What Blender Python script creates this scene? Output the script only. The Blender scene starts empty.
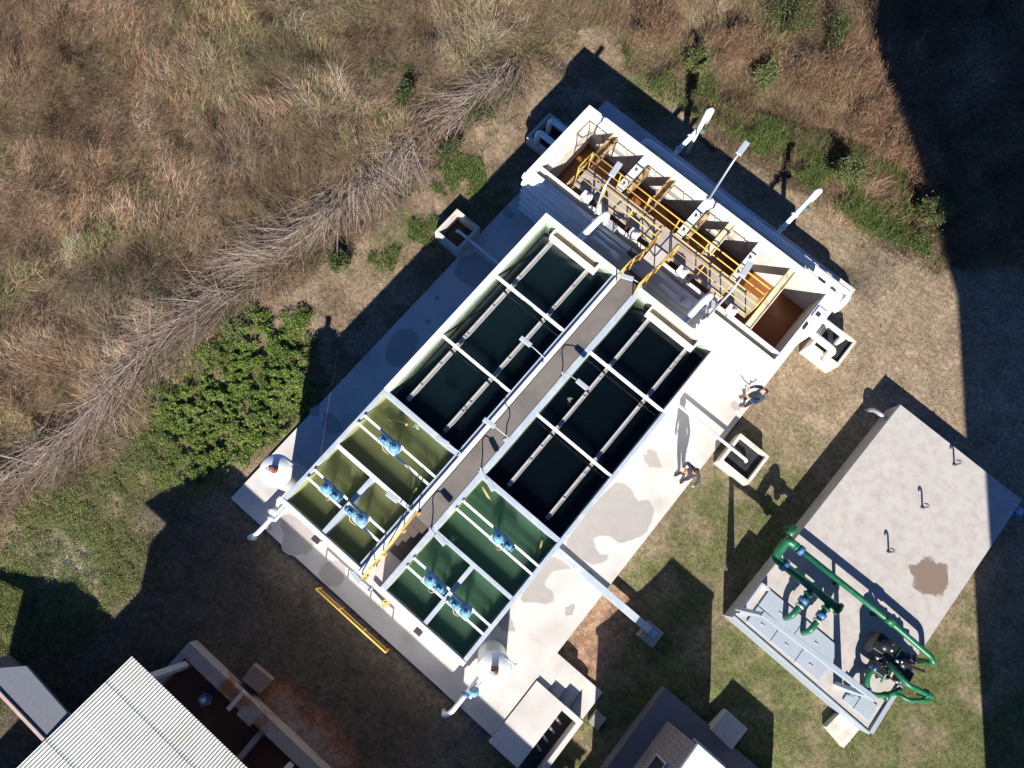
import bpy, bmesh, math, random
import numpy as np
from mathutils import Vector, Matrix
R = math.radians
rng = np.random.default_rng(7)
random.seed(5)
sc = bpy.context.scene
COL = sc.collection

# ------------------------------------------------------------------ camera (solved from the photograph's parallel lines)
YAW, PITCH, ROLL = 0.7128, 0.2379, 0.0485
CAM = np.array([4.664, -8.3397, 22.461]); FPX = 740.0
def _rot():
    c, s = math.cos(YAW), math.sin(YAW); A0 = np.array([[c, s, 0], [-s, c, 0], [0, 0, 1.]])
    c, s = math.cos(PITCH), math.sin(PITCH); Rx = np.array([[1, 0, 0], [0, c, s], [0, -s, c]])
    c, s = math.cos(ROLL), math.sin(ROLL); Ry = np.array([[c, 0, s], [0, 1, 0], [-s, 0, c]])
    return Ry @ Rx @ A0
RC = _rot()
def at(px, py, z=0.0):
    "plan position of a surveyed point of the photograph on the level z"
    d = np.array([(px - 512) / FPX, (384 - py) / FPX, -1.0]) @ RC
    p = CAM + d * ((z - CAM[2]) / d[2])
    return float(p[0]), float(p[1])
cd = bpy.data.cameras.new('camera'); cam = bpy.data.objects.new('camera', cd); COL.objects.link(cam)
cd.sensor_width = 36; cd.lens = 36 * FPX / 1024; cd.clip_start = .1; cd.clip_end = 500
M = Matrix.Identity(4)
for i in range(3):
    for j in range(3): M[i][j] = RC[j][i]
    M[i][3] = CAM[i]
cam.matrix_world = M; sc.camera = cam

# ------------------------------------------------------------------ light
SEL, SAZ = 0.6065, -0.6141
sdir = Vector((math.sin(SAZ) * math.cos(SEL), math.cos(SAZ) * math.cos(SEL), -math.sin(SEL)))   # way the light travels
sl = bpy.data.lights.new('sun', 'SUN'); so = bpy.data.objects.new('sun', sl); COL.objects.link(so)
sl.energy = 5.0; sl.angle = R(.5); sl.color = (1, .95, .87)
so.rotation_euler = sdir.to_track_quat('-Z', 'Y').to_euler(); so.location = (20, -30, 30)
w = bpy.data.worlds.new('World'); sc.world = w; w.use_nodes = True
nt = w.node_tree; sky = nt.nodes.new('ShaderNodeTexSky'); sky.sky_type = 'NISHITA'; sky.sun_disc = False
sky.air_density = .5; sky.dust_density = .1; sky.ozone_density = 6; sky.sun_elevation = SEL; sky.sun_rotation = math.atan2(-sdir.x, -sdir.y)
wb = nt.nodes.new('ShaderNodeMix'); wb.data_type = 'RGBA'; wb.blend_type = 'MULTIPLY'; wb.inputs['Factor'].default_value = 1; wb.inputs['B'].default_value = (.70, 1.14, 1.55, 1); nt.links.new(sky.outputs[0], wb.inputs['A']); nt.links.new(wb.outputs['Result'], nt.nodes['Background'].inputs[0]); nt.nodes['Background'].inputs[1].default_value = .05
sc.view_settings.view_transform = 'Standard'; sc.view_settings.look = 'None'
sc.view_settings.exposure = 1.0; sc.view_settings.gamma = 1
sc.render.engine = 'CYCLES'; sc.cycles.use_denoising = True
sc.cycles.max_bounces = 6; sc.cycles.diffuse_bounces = 3; sc.cycles.transparent_max_bounces = 8
sc.cycles.volume_bounces = 2

# ------------------------------------------------------------------ materials
MATS = {}
def mat(name, col, rough=.7, metal=0., var=.18, scale=6., fine=60., bump=0., stain=None, sscale=1.2, slo=.5, shi=.7, spec=None, streak=None):
    if name in MATS: return MATS[name]
    m = bpy.data.materials.new(name); m.use_nodes = True; t = m.node_tree; N = t.nodes; L = t.links
    b = N['Principled BSDF']; b.inputs['Roughness'].default_value = rough; b.inputs['Metallic'].default_value = metal
    if spec is not None: b.inputs['Specular IOR Level'].default_value = spec
    g = N.new('ShaderNodeTexCoord')
    n1 = N.new('ShaderNodeTexNoise'); n1.inputs['Scale'].default_value = scale; n1.inputs['Detail'].default_value = 6; n1.inputs['Roughness'].default_value = .65
    n2 = N.new('ShaderNodeTexNoise'); n2.inputs['Scale'].default_value = fine; n2.inputs['Detail'].default_value = 3
    L.new(g.outputs['Object'], n1.inputs['Vector']); L.new(g.outputs['Object'], n2.inputs['Vector'])
    ad = N.new('ShaderNodeMath'); ad.operation = 'ADD'; L.new(n1.outputs[0], ad.inputs[0])
    ml = N.new('ShaderNodeMath'); ml.operation = 'MULTIPLY'; ml.inputs[1].default_value = .5; L.new(n2.outputs[0], ml.inputs[0]); L.new(ml.outputs[0], ad.inputs[1])
    mr = N.new('ShaderNodeMapRange'); mr.inputs[1].default_value = .45; mr.inputs[2].default_value = 1.05
    mr.inputs[3].default_value = 1 - var; mr.inputs[4].default_value = 1 + var; L.new(ad.outputs[0], mr.inputs[0])
    hs = N.new('ShaderNodeVectorMath'); hs.operation = 'SCALE'; hs.inputs[0].default_value = col[:3]; L.new(mr.outputs[0], hs.inputs['Scale'])
    out = hs.outputs[0]
    if stain is not None:
        n3 = N.new('ShaderNodeTexNoise'); n3.inputs['Scale'].default_value = sscale; n3.inputs['Detail'].default_value = 7; n3.inputs['Roughness'].default_value = .6
        if streak:
            mp = N.new('ShaderNodeMapping'); mp.inputs['Scale'].default_value = streak; L.new(g.outputs['Object'], mp.inputs[0]); L.new(mp.outputs[0], n3.inputs['Vector'])
        else: L.new(g.outputs['Object'], n3.inputs['Vector'])
        r3 = N.new('ShaderNodeMapRange'); r3.inputs[1].default_value = slo; r3.inputs[2].default_value = shi; L.new(n3.outputs[0], r3.inputs[0])
        mx = N.new('ShaderNodeMix'); mx.data_type = 'RGBA'; L.new(r3.outputs[0], mx.inputs['Factor']); L.new(out, mx.inputs['A']); mx.inputs['B'].default_value = (*stain, 1)
        out = mx.outputs['Result']
    L.new(out, b.inputs['Base Color'])
    if bump:
        bp = N.new('ShaderNodeBump'); bp.inputs['Strength'].default_value = bump; bp.inputs['Distance'].default_value = .02; L.new(ad.outputs[0], bp.inputs['Height']); L.new(bp.outputs[0], b.inputs['Normal'])
    MATS[name] = m; return m
def attr_mat(name, rough=.8, fine=0., spec=.2, bump=0., trans=0.):
    m = bpy.data.materials.new(name); m.use_nodes = True; t = m.node_tree; N = t.nodes; L = t.links
    b = N['Principled BSDF']; b.inputs['Roughness'].default_value = rough; b.inputs['Specular IOR Level'].default_value = spec
    a = N.new('ShaderNodeVertexColor'); a.layer_name = 'Col'; out = a.outputs[0]
    if fine:
        g = N.new('ShaderNodeTexCoord'); hsum = None
        for s, wgt in ((fine, .5), (fine * .28, .35), (fine * .07, .3)):
            n = N.new('ShaderNodeTexNoise'); n.inputs['Scale'].default_value = s; n.inputs['Detail'].default_value = 5; n.inputs['Roughness'].default_value = .7
            L.new(g.outputs['Object'], n.inputs['Vector'])
            mr = N.new('ShaderNodeMapRange'); mr.inputs[1].default_value = .3; mr.inputs[2].default_value = .7; mr.inputs[3].default_value = 1 - wgt; mr.inputs[4].default_value = 1 + wgt
            L.new(n.outputs[0], mr.inputs[0])
            v = N.new('ShaderNodeVectorMath'); v.operation = 'SCALE'; L.new(out, v.inputs[0]); L.new(mr.outputs[0], v.inputs['Scale']); out = v.outputs[0]
            if hsum is None: hsum = n.outputs[0]
        if bump:
            bp = N.new('ShaderNodeBump'); bp.inputs['Strength'].default_value = bump; bp.inputs['Distance'].default_value = .04; L.new(hsum, bp.inputs['Height']); L.new(bp.outputs[0], b.inputs['Normal'])
    L.new(out, b.inputs['Base Color'])
    if trans:
        tr = N.new('ShaderNodeBsdfTranslucent'); L.new(out, tr.inputs[0]); mx = N.new('ShaderNodeMixShader'); mx.inputs[0].default_value = trans
        L.new(b.outputs[0], mx.inputs[1]); L.new(tr.outputs[0], mx.inputs[2]); L.new(mx.outputs[0], N['Material Output'].inputs[0])
    MATS[name] = m; return m
def water_volume(name, col, dens, aniso=.2):
    m = bpy.data.materials.new(name); m.use_nodes = True; t = m.node_tree; N = t.nodes; L = t.links; N.remove(N['Principled BSDF']); out = N['Material Output']
    g = N.new('ShaderNodeTexCoord'); n2 = N.new('ShaderNodeTexNoise'); n2.inputs['Scale'].default_value = 8; L.new(g.outputs['Object'], n2.inputs['Vector'])
    bp = N.new('ShaderNodeBump'); bp.inputs['Strength'].default_value = .05; bp.inputs['Distance'].default_value = .02; L.new(n2.outputs[0], bp.inputs['Height'])
    fr = N.new('ShaderNodeFresnel'); fr.inputs['IOR'].default_value = 1.33; gl = N.new('ShaderNodeBsdfGlossy'); gl.inputs['Roughness'].default_value = .05; tr = N.new('ShaderNodeBsdfTransparent'); mx = N.new('ShaderNodeMixShader')
    L.new(bp.outputs[0], gl.inputs['Normal']); ge = N.new('ShaderNodeNewGeometry'); sb = N.new('ShaderNodeMath'); sb.operation = 'SUBTRACT'; sb.inputs[0].default_value = 1; L.new(ge.outputs['Backfacing'], sb.inputs[1]); mu = N.new('ShaderNodeMath'); mu.operation = 'MULTIPLY'; L.new(fr.outputs[0], mu.inputs[0]); L.new(sb.outputs[0], mu.inputs[1]); L.new(mu.outputs[0], mx.inputs[0]); L.new(tr.outputs[0], mx.inputs[1]); L.new(gl.outputs[0], mx.inputs[2]); L.new(mx.outputs[0], out.inputs['Surface'])
    v = N.new('ShaderNodeVolumePrincipled'); v.inputs['Color'].default_value = (*col, 1); v.inputs['Density'].default_value = dens; v.inputs['Anisotropy'].default_value = aniso; L.new(v.outputs[0], out.inputs['Volume'])
    MATS[name] = m; return m
def water_mat(name, col, deep, scale=.8, rough=.06):
    m = bpy.data.materials.new(name); m.use_nodes = True; t = m.node_tree; N = t.nodes; L = t.links
    b = N['Principled BSDF']; b.inputs['Roughness'].default_value = rough; b.inputs['IOR'].default_value = 1.33
    g = N.new('ShaderNodeTexCoord'); n = N.new('ShaderNodeTexNoise'); n.inputs['Scale'].default_value = scale; n.inputs['Detail'].default_value = 5; n.inputs['Distortion'].default_value = 1.2
    L.new(g.outputs['Object'], n.inputs['Vector']); r = N.new('ShaderNodeMapRange'); r.inputs[1].default_value = .3; r.inputs[2].default_value = .7; L.new(n.outputs[0], r.inputs[0])
    mx = N.new('ShaderNodeMix'); mx.data_type = 'RGBA'; mx.inputs['A'].default_value = (*deep, 1); mx.inputs['B'].default_value = (*col, 1); L.new(r.outputs[0], mx.inputs['Factor']); L.new(mx.outputs['Result'], b.inputs['Base Color'])
    n2 = N.new('ShaderNodeTexNoise'); n2.inputs['Scale'].default_value = 9; L.new(g.outputs['Object'], n2.inputs['Vector'])
    bp = N.new('ShaderNodeBump'); bp.inputs['Strength'].default_value = .05; bp.inputs['Distance'].default_value = .02; L.new(n2.outputs[0], bp.inputs['Height']); L.new(bp.outputs[0], b.inputs['Normal'])
    MATS[name] = m; return m

PADM = mat('apron_concrete', (.53, .505, .475), .85, var=.13, scale=2.2, fine=40, bump=.15, stain=(.38, .35, .325), sscale=1.1, slo=.46, shi=.74)
WETH = mat('half_dry_concrete', (.42, .395, .37), .7, var=.14, scale=5, fine=50)
WET = mat('damp_concrete', (.33, .305, .285), .55, var=.10, scale=3, fine=50)
WHT = mat('white_concrete', (.74, .72, .68), .75, var=.08, scale=4, fine=45, bump=.1, stain=(.52, .48, .42), sscale=1.6, slo=.56, shi=.78)
INNER = mat('basin_lining', (.38, .45, .38), .6, var=.12, stain=(.25, .32, .22), sscale=2.5, slo=.45, shi=.7)
BLUG = mat('pale_blue_paint', (.36, .41, .46), .55, var=.10, scale=5, fine=40, stain=(.48, .50, .50), sscale=3, slo=.5, shi=.7)
DECK = mat('dark_deck', (.155, .135, .12), .85, var=.14, scale=3, fine=55, bump=.1, stain=(.11, .095, .085), sscale=1.1)
TREAD = mat('brown_tread', (.085, .062, .05), .8, var=.2, scale=5)
LAND = mat('landing_concrete', (.46, .42, .385), .85, var=.12, scale=4, stain=(.3, .27, .24), sscale=2)
YEL = mat('yellow_paint', (.62, .37, .07), .45, var=.10, scale=8, stain=(.40, .22, .06), sscale=7, slo=.6, shi=.75)
WPIPE = mat('white_pipe', (.76, .77, .76), .4, var=.06, scale=4, stain=(.6, .58, .53), sscale=3, slo=.58, shi=.75)
GALV = mat('galvanized_steel', (.45, .48, .50), .45, metal=.35, var=.12, scale=10)
LAMPG = mat('lamp_grey', (.40, .44, .48), .5, metal=.1, var=.06)
LENS = mat('lamp_lens', (.78, .79, .78), .25, var=.03)
DARK = mat('dark_metal', (.04, .04, .045), .5, var=.2)
RAIL = mat('bridge_rail_paint', (.70, .71, .70), .45, var=.07, stain=(.5, .5, .48), sscale=6)
MOTB = mat('motor_blue', (.105, .30, .45), .5, var=.2, scale=12, stain=(.24, .36, .42), sscale=14, slo=.45, shi=.65)
MOTD = mat('motor_dark_blue', (.035, .15, .27), .5, var=.15, scale=12)
LAUN = mat('launder_grey', (.36, .36, .35), .6, var=.10, scale=9, stain=(.30, .29, .26), sscale=5, slo=.5, shi=.7)
SILT = mat('brown_silt', (.37, .26, .17), .8, var=.2, scale=4, stain=(.24, .17, .11), sscale=3)
CELLM = mat('filter_cell_concrete', (.52, .485, .45), .8, var=.12, scale=3, stain=(.36, .29, .235), sscale=1.4, streak=(1, 1, .35))
RUSTT = mat('rusty_trough', (.50, .36, .19), .8, var=.2, scale=6, stain=(.17, .075, .03), sscale=3.5, slo=.45, shi=.62)
CREAM = mat('cream_trough', (.64, .54, .36), .75, var=.12, scale=5, stain=(.42, .28, .13), sscale=4, slo=.55, shi=.7)
CHAN = mat('channel_mud', (.20, .155, .105), .8, var=.2, scale=4)
BRW = water_mat('brown_water', (.27, .10, .034), (.18, .062, .022), .9, .25)
TEALW = water_volume('teal_water', (.038, .085, .105), 1.5)
BLKW = water_volume('black_water', (.016, .034, .05), 2.2)
OLIVE = water_volume('olive_water', (.58, .63, .33), 2.8)
GREENW = water_volume('green_water', (.32, .56, .38), 2.8)
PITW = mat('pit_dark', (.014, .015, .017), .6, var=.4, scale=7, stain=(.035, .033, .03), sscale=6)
GRN = mat('green_pipe_paint', (.007, .115, .045), .42, var=.22, scale=6, stain=(.035, .16, .085), sscale=7)
BLUF = mat('blue_coupling_paint', (.04, .12, .30), .45, var=.2, stain=(.10, .14, .2), sscale=12)
VALK = mat('black_valve', (.012, .014, .016), .4, var=.2)
CHROME = mat('bright_bolt_steel', (.6, .6, .58), .3, metal=.6, var=.05)
PLATE = mat('hatch_plate_paint', (.32, .365, .41), .5, metal=.05, var=.07, scale=3, stain=(.33, .37, .41), sscale=2)
ROOFC = mat('tank_roof_concrete', (.41, .382, .355), .85, var=.10, scale=1.6, fine=35, bump=.12, stain=(.34, .30, .265), sscale=3.5, slo=.44, shi=.74)
GREYC = mat('grey_concrete', (.30, .285, .27), .85, var=.14, scale=2.5, fine=40, stain=(.2, .18, .165), sscale=1.5)
BOXC = mat('box_concrete', (.54, .50, .44), .85, var=.12, scale=4, stain=(.42, .37, .29), sscale=3)
SHEET = mat('roof_sheet', (.68, .67, .60), .5, metal=.1, var=.05, scale=2, stain=(.58, .555, .46), sscale=1.3, slo=.52, shi=.75)
BRICK = mat('old_brick', (.22, .17, .15), .9, var=.2, scale=4)
RUSTC = mat('rust_stained_concrete', (.30, .27, .24), .85, var=.15, stain=(.26, .09, .03), sscale=1.1, slo=.52, shi=.66)
TANKP = mat('white_plastic', (.80, .80, .77), .35, var=.04)
RUBR = mat('red_cap', (.20, .055, .035), .5, var=.15)
BIT = mat('bitumen_roof', (.115, .125, .15), .8, var=.14, scale=9, fine=20)

# ------------------------------------------------------------------ mesh builder
class MB:
    def __init__(s): s.v = []; s.f = []; s.sm = []
    def add(s, vs, fs, smooth=False):
        o = len(s.v); s.v += [tuple(map(float, p)) for p in vs]; s.f += [tuple(i + o for i in f) for f in fs]; s.sm += [smooth] * len(fs); return s
    def box(s, x0, x1, y0, y1, z0, z1):
        return s.prism([(x0, y0), (x1, y0), (x1, y1), (x0, y1)], z0, z1)
    def prism(s, poly, z0, z1, top=True):
        n = len(poly)
        if sum(poly[i][0] * poly[(i + 1) % n][1] - poly[(i + 1) % n][0] * poly[i][1] for i in range(n)) < 0: poly = poly[::-1]
        vs = [(p[0], p[1], z0) for p in poly] + [(p[0], p[1], z1) for p in poly]
        fs = [tuple(range(n - 1, -1, -1)), tuple(range(n, 2 * n))] + [(i, (i + 1) % n, n + (i + 1) % n, n + i) for i in range(n)]
        return s.add(vs, fs)
    def obox(s, c, size, rz=0, ry=0):
        a = Matrix.Rotation(rz, 3, 'Z') @ Matrix.Rotation(ry, 3, 'Y'); h = [q / 2 for q in size]; vs = []
        for z in (-1, 1):
            for x, y in ((-1, -1), (1, -1), (1, 1), (-1, 1)): vs.append(Vector(c) + a @ Vector((x * h[0], y * h[1], z * h[2])))
        return s.add(vs, [(3, 2, 1, 0), (4, 5, 6, 7), (0, 1, 5, 4), (1, 2, 6, 5), (2, 3, 7, 6), (3, 0, 4, 7)])
    def bar(s, a, b, wd, ht):
        a, b = Vector(a), Vector(b); d = (b - a); n = d.normalized(); side = n.cross(Vector((0, 0, 1)))
        side = Vector((1, 0, 0)) if side.length < 1e-4 else side.normalized(); up = side.cross(n); vs = []
        for p in (a, b):
            for u, q in ((-1, -1), (1, -1), (1, 1), (-1, 1)): vs.append(p + side * (u * wd / 2) + up * (q * ht / 2))
        return s.add(vs, [(3, 2, 1, 0), (4, 5, 6, 7), (0, 1, 5, 4), (1, 2, 6, 5), (2, 3, 7, 6), (3, 0, 4, 7)])
    def tube(s, pts, r, seg=10, bend=0., caps=True):
        P = [Vector(p) for p in pts]; Rr = list(r) if hasattr(r, '__len__') else [r] * len(P)
        if bend:
            Q = [P[0]]; q = [Rr[0]]
            for i in range(1, len(P) - 1):
                a, b, c = P[i - 1], P[i], P[i + 1]; bd = min(bend, (a - b).length * .49, (c - b).length * .49)
                p0 = b + (a - b).normalized() * bd; p2 = b + (c - b).normalized() * bd
                for k in range(7):
                    t = k / 6; Q.append(p0 * (1 - t) ** 2 + b * 2 * t * (1 - t) + p2 * t * t); q.append(Rr[i])
            Q.append(P[-1]); q.append(Rr[-1]); P, Rr = Q, q
        n = len(P); vs = []; fs = []; side = None
        for i in range(n):
            d = (P[min(i + 1, n - 1)] - P[max(i - 1, 0)])
            d = d.normalized() if d.length > 1e-9 else Vector((0, 0, 1))
            if side is None: side = d.orthogonal().normalized()
            else:
                side = side - d * side.dot(d); side = side.normalized() if side.length > 1e-6 else d.orthogonal().normalized()
            up = d.cross(side)
            for k in range(seg):
                a = 2 * math.pi * k / seg; vs.append(P[i] + (side * math.cos(a) + up * math.sin(a)) * Rr[i])
        for i in range(n - 1):
            for k in range(seg): fs.append((i * seg + k, i * seg + (k + 1) % seg, (i + 1) * seg + (k + 1) % seg, (i + 1) * seg + k))
        s.add(vs, fs, True)
        if caps:
            o = len(s.v) - n * seg
            s.f.append(tuple(o + k for k in range(seg - 1, -1, -1))); s.sm.append(False)
            s.f.append(tuple(o + (n - 1) * seg + k for k in range(seg))); s.sm.append(False)
        return s
    def lathe(s, prof, c=(0, 0, 0), seg=24, smooth=True):
        vs = []; fs = []; n = len(prof)
        for (r, z) in prof:
            for k in range(seg):
                a = 2 * math.pi * k / seg; vs.append((c[0] + r * math.cos(a), c[1] + r * math.sin(a), c[2] + z))
        for i in range(n - 1):
            for k in range(seg): fs.append((i * seg + k, i * seg + (k + 1) % seg, (i + 1) * seg + (k + 1) % seg, (i + 1) * seg + k))
        fs.append(tuple(range(seg - 1, -1, -1))); fs.append(tuple((n - 1) * seg + k for k in range(seg)))
        return s.add(vs, fs, smooth)
    def build(s, name, m, parent=None, bevel=0.):
        off = Vector((0, 0, 0)); q = parent
        while q is not None: off = off + q.location; q = q.parent
        me = bpy.data.meshes.new(name); me.from_pydata([tuple(Vector(p) - off) for p in s.v], [], s.f); me.materials.append(m)
        me.polygons.foreach_set('use_smooth', s.sm); me.update()
        o = bpy.data.objects.new(name, me); COL.objects.link(o)
        if parent is not None: o.parent = parent
        if bevel:
            b = o.modifiers.new('b', 'BEVEL'); b.width = bevel; b.segments = 2; b.limit_method = 'ANGLE'
        return o
def tag(o, label=None, cat=None, group=None, kind=None):
    if label: o['label'] = label
    if cat: o['category'] = cat
    if group: o['group'] = group
    if kind: o['kind'] = kind
    return o
def thing(name, label, cat, loc=(0, 0, 0), group=None, rz=0):
    o = bpy.data.objects.new(name, None); COL.objects.link(o); o.location = loc; o.rotation_euler = (0, 0, rz); o.empty_display_size = .2
    return tag(o, label, cat, group)
def children(o): return [c for c in bpy.data.objects if c.parent == o]
def copy_tree(o, parent=None):
    c = o.copy(); COL.objects.link(c); c.parent = parent
    for ch in children(o): copy_tree(ch, c)
    return c
def single(mb, name, m, label, cat, group=None, loc=(0, 0, 0), bevel=0.):
    e = mb.build(name, m, None, bevel); me = e.data
    if any(loc):
        for v in me.vertices: v.co -= Vector(loc)
        e.location = loc
    return tag(e, label, cat, group)
def struct(mb, name, m, kind='structure'): return tag(mb.build(name, m), kind=kind)

# ------------------------------------------------------------------ noise and polygons in numpy (plan coordinates)
def vnoise(x, y, scale, seed=0):
    r = np.random.default_rng(1000 + seed); g = r.random((128, 128))
    u = (x * scale) % 127; v = (y * scale) % 127; i = u.astype(int); j = v.astype(int); fu = u - i; fv = v - j
    fu = fu * fu * (3 - 2 * fu); fv = fv * fv * (3 - 2 * fv); i1 = (i + 1) % 128; j1 = (j + 1) % 128
    return (g[i, j] * (1 - fu) + g[i1, j] * fu) * (1 - fv) + (g[i, j1] * (1 - fu) + g[i1, j1] * fu) * fv
def fbm(x, y, scale, seed=0, oct=4):
    s = 0; a = .5; t = 0
    for o in range(oct): s = s + a * vnoise(x + 37.1 * o + 300, y - 11.7 * o + 300, scale * 2 ** o, seed + o); t += a; a *= .55
    return s / t
def inpoly(x, y, poly):
    c = np.zeros(x.shape, bool); n = len(poly)
    for i in range(n):
        x0, y0 = poly[i]; x1, y1 = poly[(i + 1) % n]
        cond = (y0 > y) != (y1 > y)
        with np.errstate(divide='ignore', invalid='ignore'): xi = (x1 - x0) * (y - y0) / (y1 - y0 + 1e-12) + x0
        c ^= cond & (x < xi)
    return c
def edge_dist(x, y, poly):
    d = np.full(x.shape, 1e9); n = len(poly)
    for i in range(n):
        ax, ay = poly[i]; bx, by = poly[(i + 1) % n]; dx, dy = bx - ax, by - ay
        t = np.clip(((x - ax) * dx + (y - ay) * dy) / (dx * dx + dy * dy + 1e-12), 0, 1)
        d = np.minimum(d, np.hypot(x - ax - t * dx, y - ay - t * dy))
    return np.where(inpoly(x, y, poly), d, -d)
def ss(a, b, x): t = np.clip((x - a) / (b - a), 0, 1); return t * t * (3 - 2 * t)
def P(*pts, z=0): return [at(px, py, z) for px, py in pts]
BRUSH = P((-250, 545), (0, 525), (60, 485), (135, 432), (180, 370), (230, 322), (300, 280), (380, 215), (430, 165), (478, 122), (520, 92), (548, 58), (572, 22), (600, 14), (640, 50), (690, 95), (725, 135), (780, 165), (830, 198), (870, 232), (950, 268), (1000, 262), (1250, 320), (1250, -300), (-250, -300))
WEED = P((-120, 575), (0, 508), (70, 490), (140, 440), (160, 395), (215, 340), (240, 322), (300, 328), (320, 350), (313, 392), (272, 440), (240, 470), (210, 485), (150, 505), (146, 540), (134, 590), (95, 640), (20, 670), (-120, 760))
WEED2 = [P((622, 42), (690, 50), (725, 82), (760, 112), (800, 125), (850, 140), (900, 165), (942, 188), (960, 264), (930, 264), (868, 228), (820, 188), (770, 155), (730, 128), (700, 112), (640, 82)), P((436, 150), (482, 160), (488, 188), (455, 203), (428, 190)), P((412, 212), (438, 215), (436, 250), (408, 240)), P((360, 240), (400, 252), (392, 275), (352, 262)), P((370, 62), (420, 70), (400, 118), (372, 125))]
DIRT = P((575, 615), (620, 590), (640, 600), (625, 640), (598, 690), (570, 672), (562, 640))
RUSTZ = P((268, 685), (285, 680), (330, 722), (370, 768), (300, 790), (262, 705))
def gz(x, y):
    return -.55 * ss(5.9, 7.2, y) * ss(9.5, 7.5, x) * ss(-8, -4, x) * ss(13, 10, y) - .5 * ss(-4.5, -8.0, y) * ss(7.2, 8.1, x) * (1 - ss(10.6, 11.6, x) * ss(-9, -6, y)) + .05 * (fbm(x, y, .35, 40) - .5) * ss(8, 16, np.hypot(x - 4, y + 3))

# ------------------------------------------------------------------ ground sheet
def ground():
    c1 = np.concatenate([np.linspace(-160, -24, 18)[:-1], np.arange(-24, 30.01, .16), np.linspace(30, 160, 18)[1:]])
    c2 = np.concatenate([np.linspace(-160, -28, 18)[:-1], np.arange(-28, 24.01, .16), np.linspace(24, 160, 18)[1:]])
    X, Y = np.meshgrid(c1, c2, indexing='ij'); nx, ny = X.shape; x = X.ravel(); y = Y.ravel(); z = gz(x, y)
    db = edge_dist(x, y, BRUSH) + (fbm(x, y, 1.2, 3) - .5) * 1.2
    n1 = fbm(x, y, .35, 11); n2 = fbm(x, y, 1.6, 17); n3 = fbm(x, y, 5., 23)
    dry = np.array([.245, .185, .125]); tan = np.array([.31, .23, .165]); gre = np.array([.115, .128, .047]); soil = np.array([.15, .10, .068])
    def mixc(a, b, t): return a * (1 - t[:, None]) + b * t[:, None]
    col = np.tile(dry, (len(x), 1)); col = mixc(col, tan, ss(.4, .65, n1))
    right = ss(7, 9, x) * ss(3.5, -2.5, y)
    col = mixc(col, gre, np.clip(ss(.42, .7, n2 * .6 + n1 * .4 + .12 * right) * (.30 + .55 * right) + .24 * right, 0, 1))
    col = mixc(col, soil, ss(.58, .75, n3) * .45); rgh = ss(.5, -1.5, x) * ss(-12, -9, y); col = mixc(col, np.array([.165, .118, .075]), rgh * (.35 + .5 * ss(.4, .6, n2))); col = mixc(col, np.array([.095, .11, .04]), rgh * ss(.56, .66, fbm(x, y, .7, 111)) * .7); col = col * (1 - .13 * right)[:, None]
    shade_dk = ss(-11, -13., y) * (1 - ss(6, 9, x)) * ss(-9.5, -7, x)  # building shade deepened in the soil colour of the lower-left lawn
    col = mixc(col, np.array([.075, .062, .045]), shade_dk * .9)
    wd = edge_dist(x, y, WEED); col = mixc(col, np.array([.085, .085, .034]), ss(-.5, .5, wd + (n2 - .5) * 2.2) * .8)
    bare = ss(.56, .7, fbm(x, y, .8, 61)) * ss(-.2, .3, wd) ; col = mixc(col, np.array([.23, .17, .115]), bare * .9)
    wh = np.exp(-(((x - at(66, 565)[0]) / 1.0) ** 2 + ((y - at(66, 565)[1]) / .7) ** 2)) ; col = mixc(col, np.array([.36, .31, .26]), np.clip(wh * 1.6 * n2, 0, 1))
    col = mixc(col, np.array([.13, .092, .058]), ss(-.2, .5, db))
    dd = edge_dist(x, y, DIRT) + (n2 - .5) * .8; col = mixc(col, np.array([.30, .19, .125]) * 1.0, ss(-.25, .2, dd)); col = mixc(col, np.array([.19, .115, .075]), ss(-.25, .2, dd) * ss(.5, .6, n3))
    rd = edge_dist(x, y, RUSTZ) + (n2 - .5) * .9; col = mixc(col, np.array([.25, .095, .05]), ss(-.3, .25, rd) * .95); col = mixc(col, np.array([.27, .22, .19]), ss(.1, .7, rd) * .7 * ss(2.0, 3.2, x))
    col = np.clip(col * (.82 + .36 * n3)[:, None], 0, 1)
    I = np.arange(nx * ny).reshape(nx, ny); q = np.stack([I[:-1, :-1], I[1:, :-1], I[1:, 1:], I[:-1, 1:]], -1).reshape(-1, 4)
    z = z + .05 * ss(-.1, .3, dd) * (n3 - .4) * 3
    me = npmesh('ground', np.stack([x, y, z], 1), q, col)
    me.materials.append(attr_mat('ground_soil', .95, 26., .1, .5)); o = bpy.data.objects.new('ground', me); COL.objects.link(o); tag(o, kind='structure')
def npmesh(name, v, q, col=None, smooth=True):
    me = bpy.data.meshes.new(name); n = len(v); k = q.shape[1]
    me.vertices.add(n); me.vertices.foreach_set('co', np.ascontiguousarray(v, dtype=np.float32).ravel())
    me.loops.add(q.size); me.loops.foreach_set('vertex_index', np.ascontiguousarray(q, dtype=np.int32).ravel())
    me.polygons.add(len(q)); me.polygons.foreach_set('loop_start', np.arange(0, q.size, k, dtype=np.int32))
    try: me.polygons.foreach_set('loop_total', np.full(len(q), k, dtype=np.int32))
    except Exception: pass
    if col is not None:
        a = me.color_attributes.new('Col', 'FLOAT_COLOR', 'POINT'); c4 = np.ones((n, 4), np.float32); c4[:, :3] = col; a.data.foreach_set('color', c4.ravel())
    me.update(calc_edges=True); me.validate()
    me.polygons.foreach_set('use_smooth', np.full(len(me.polygons), smooth))
    return me
ground()

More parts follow.
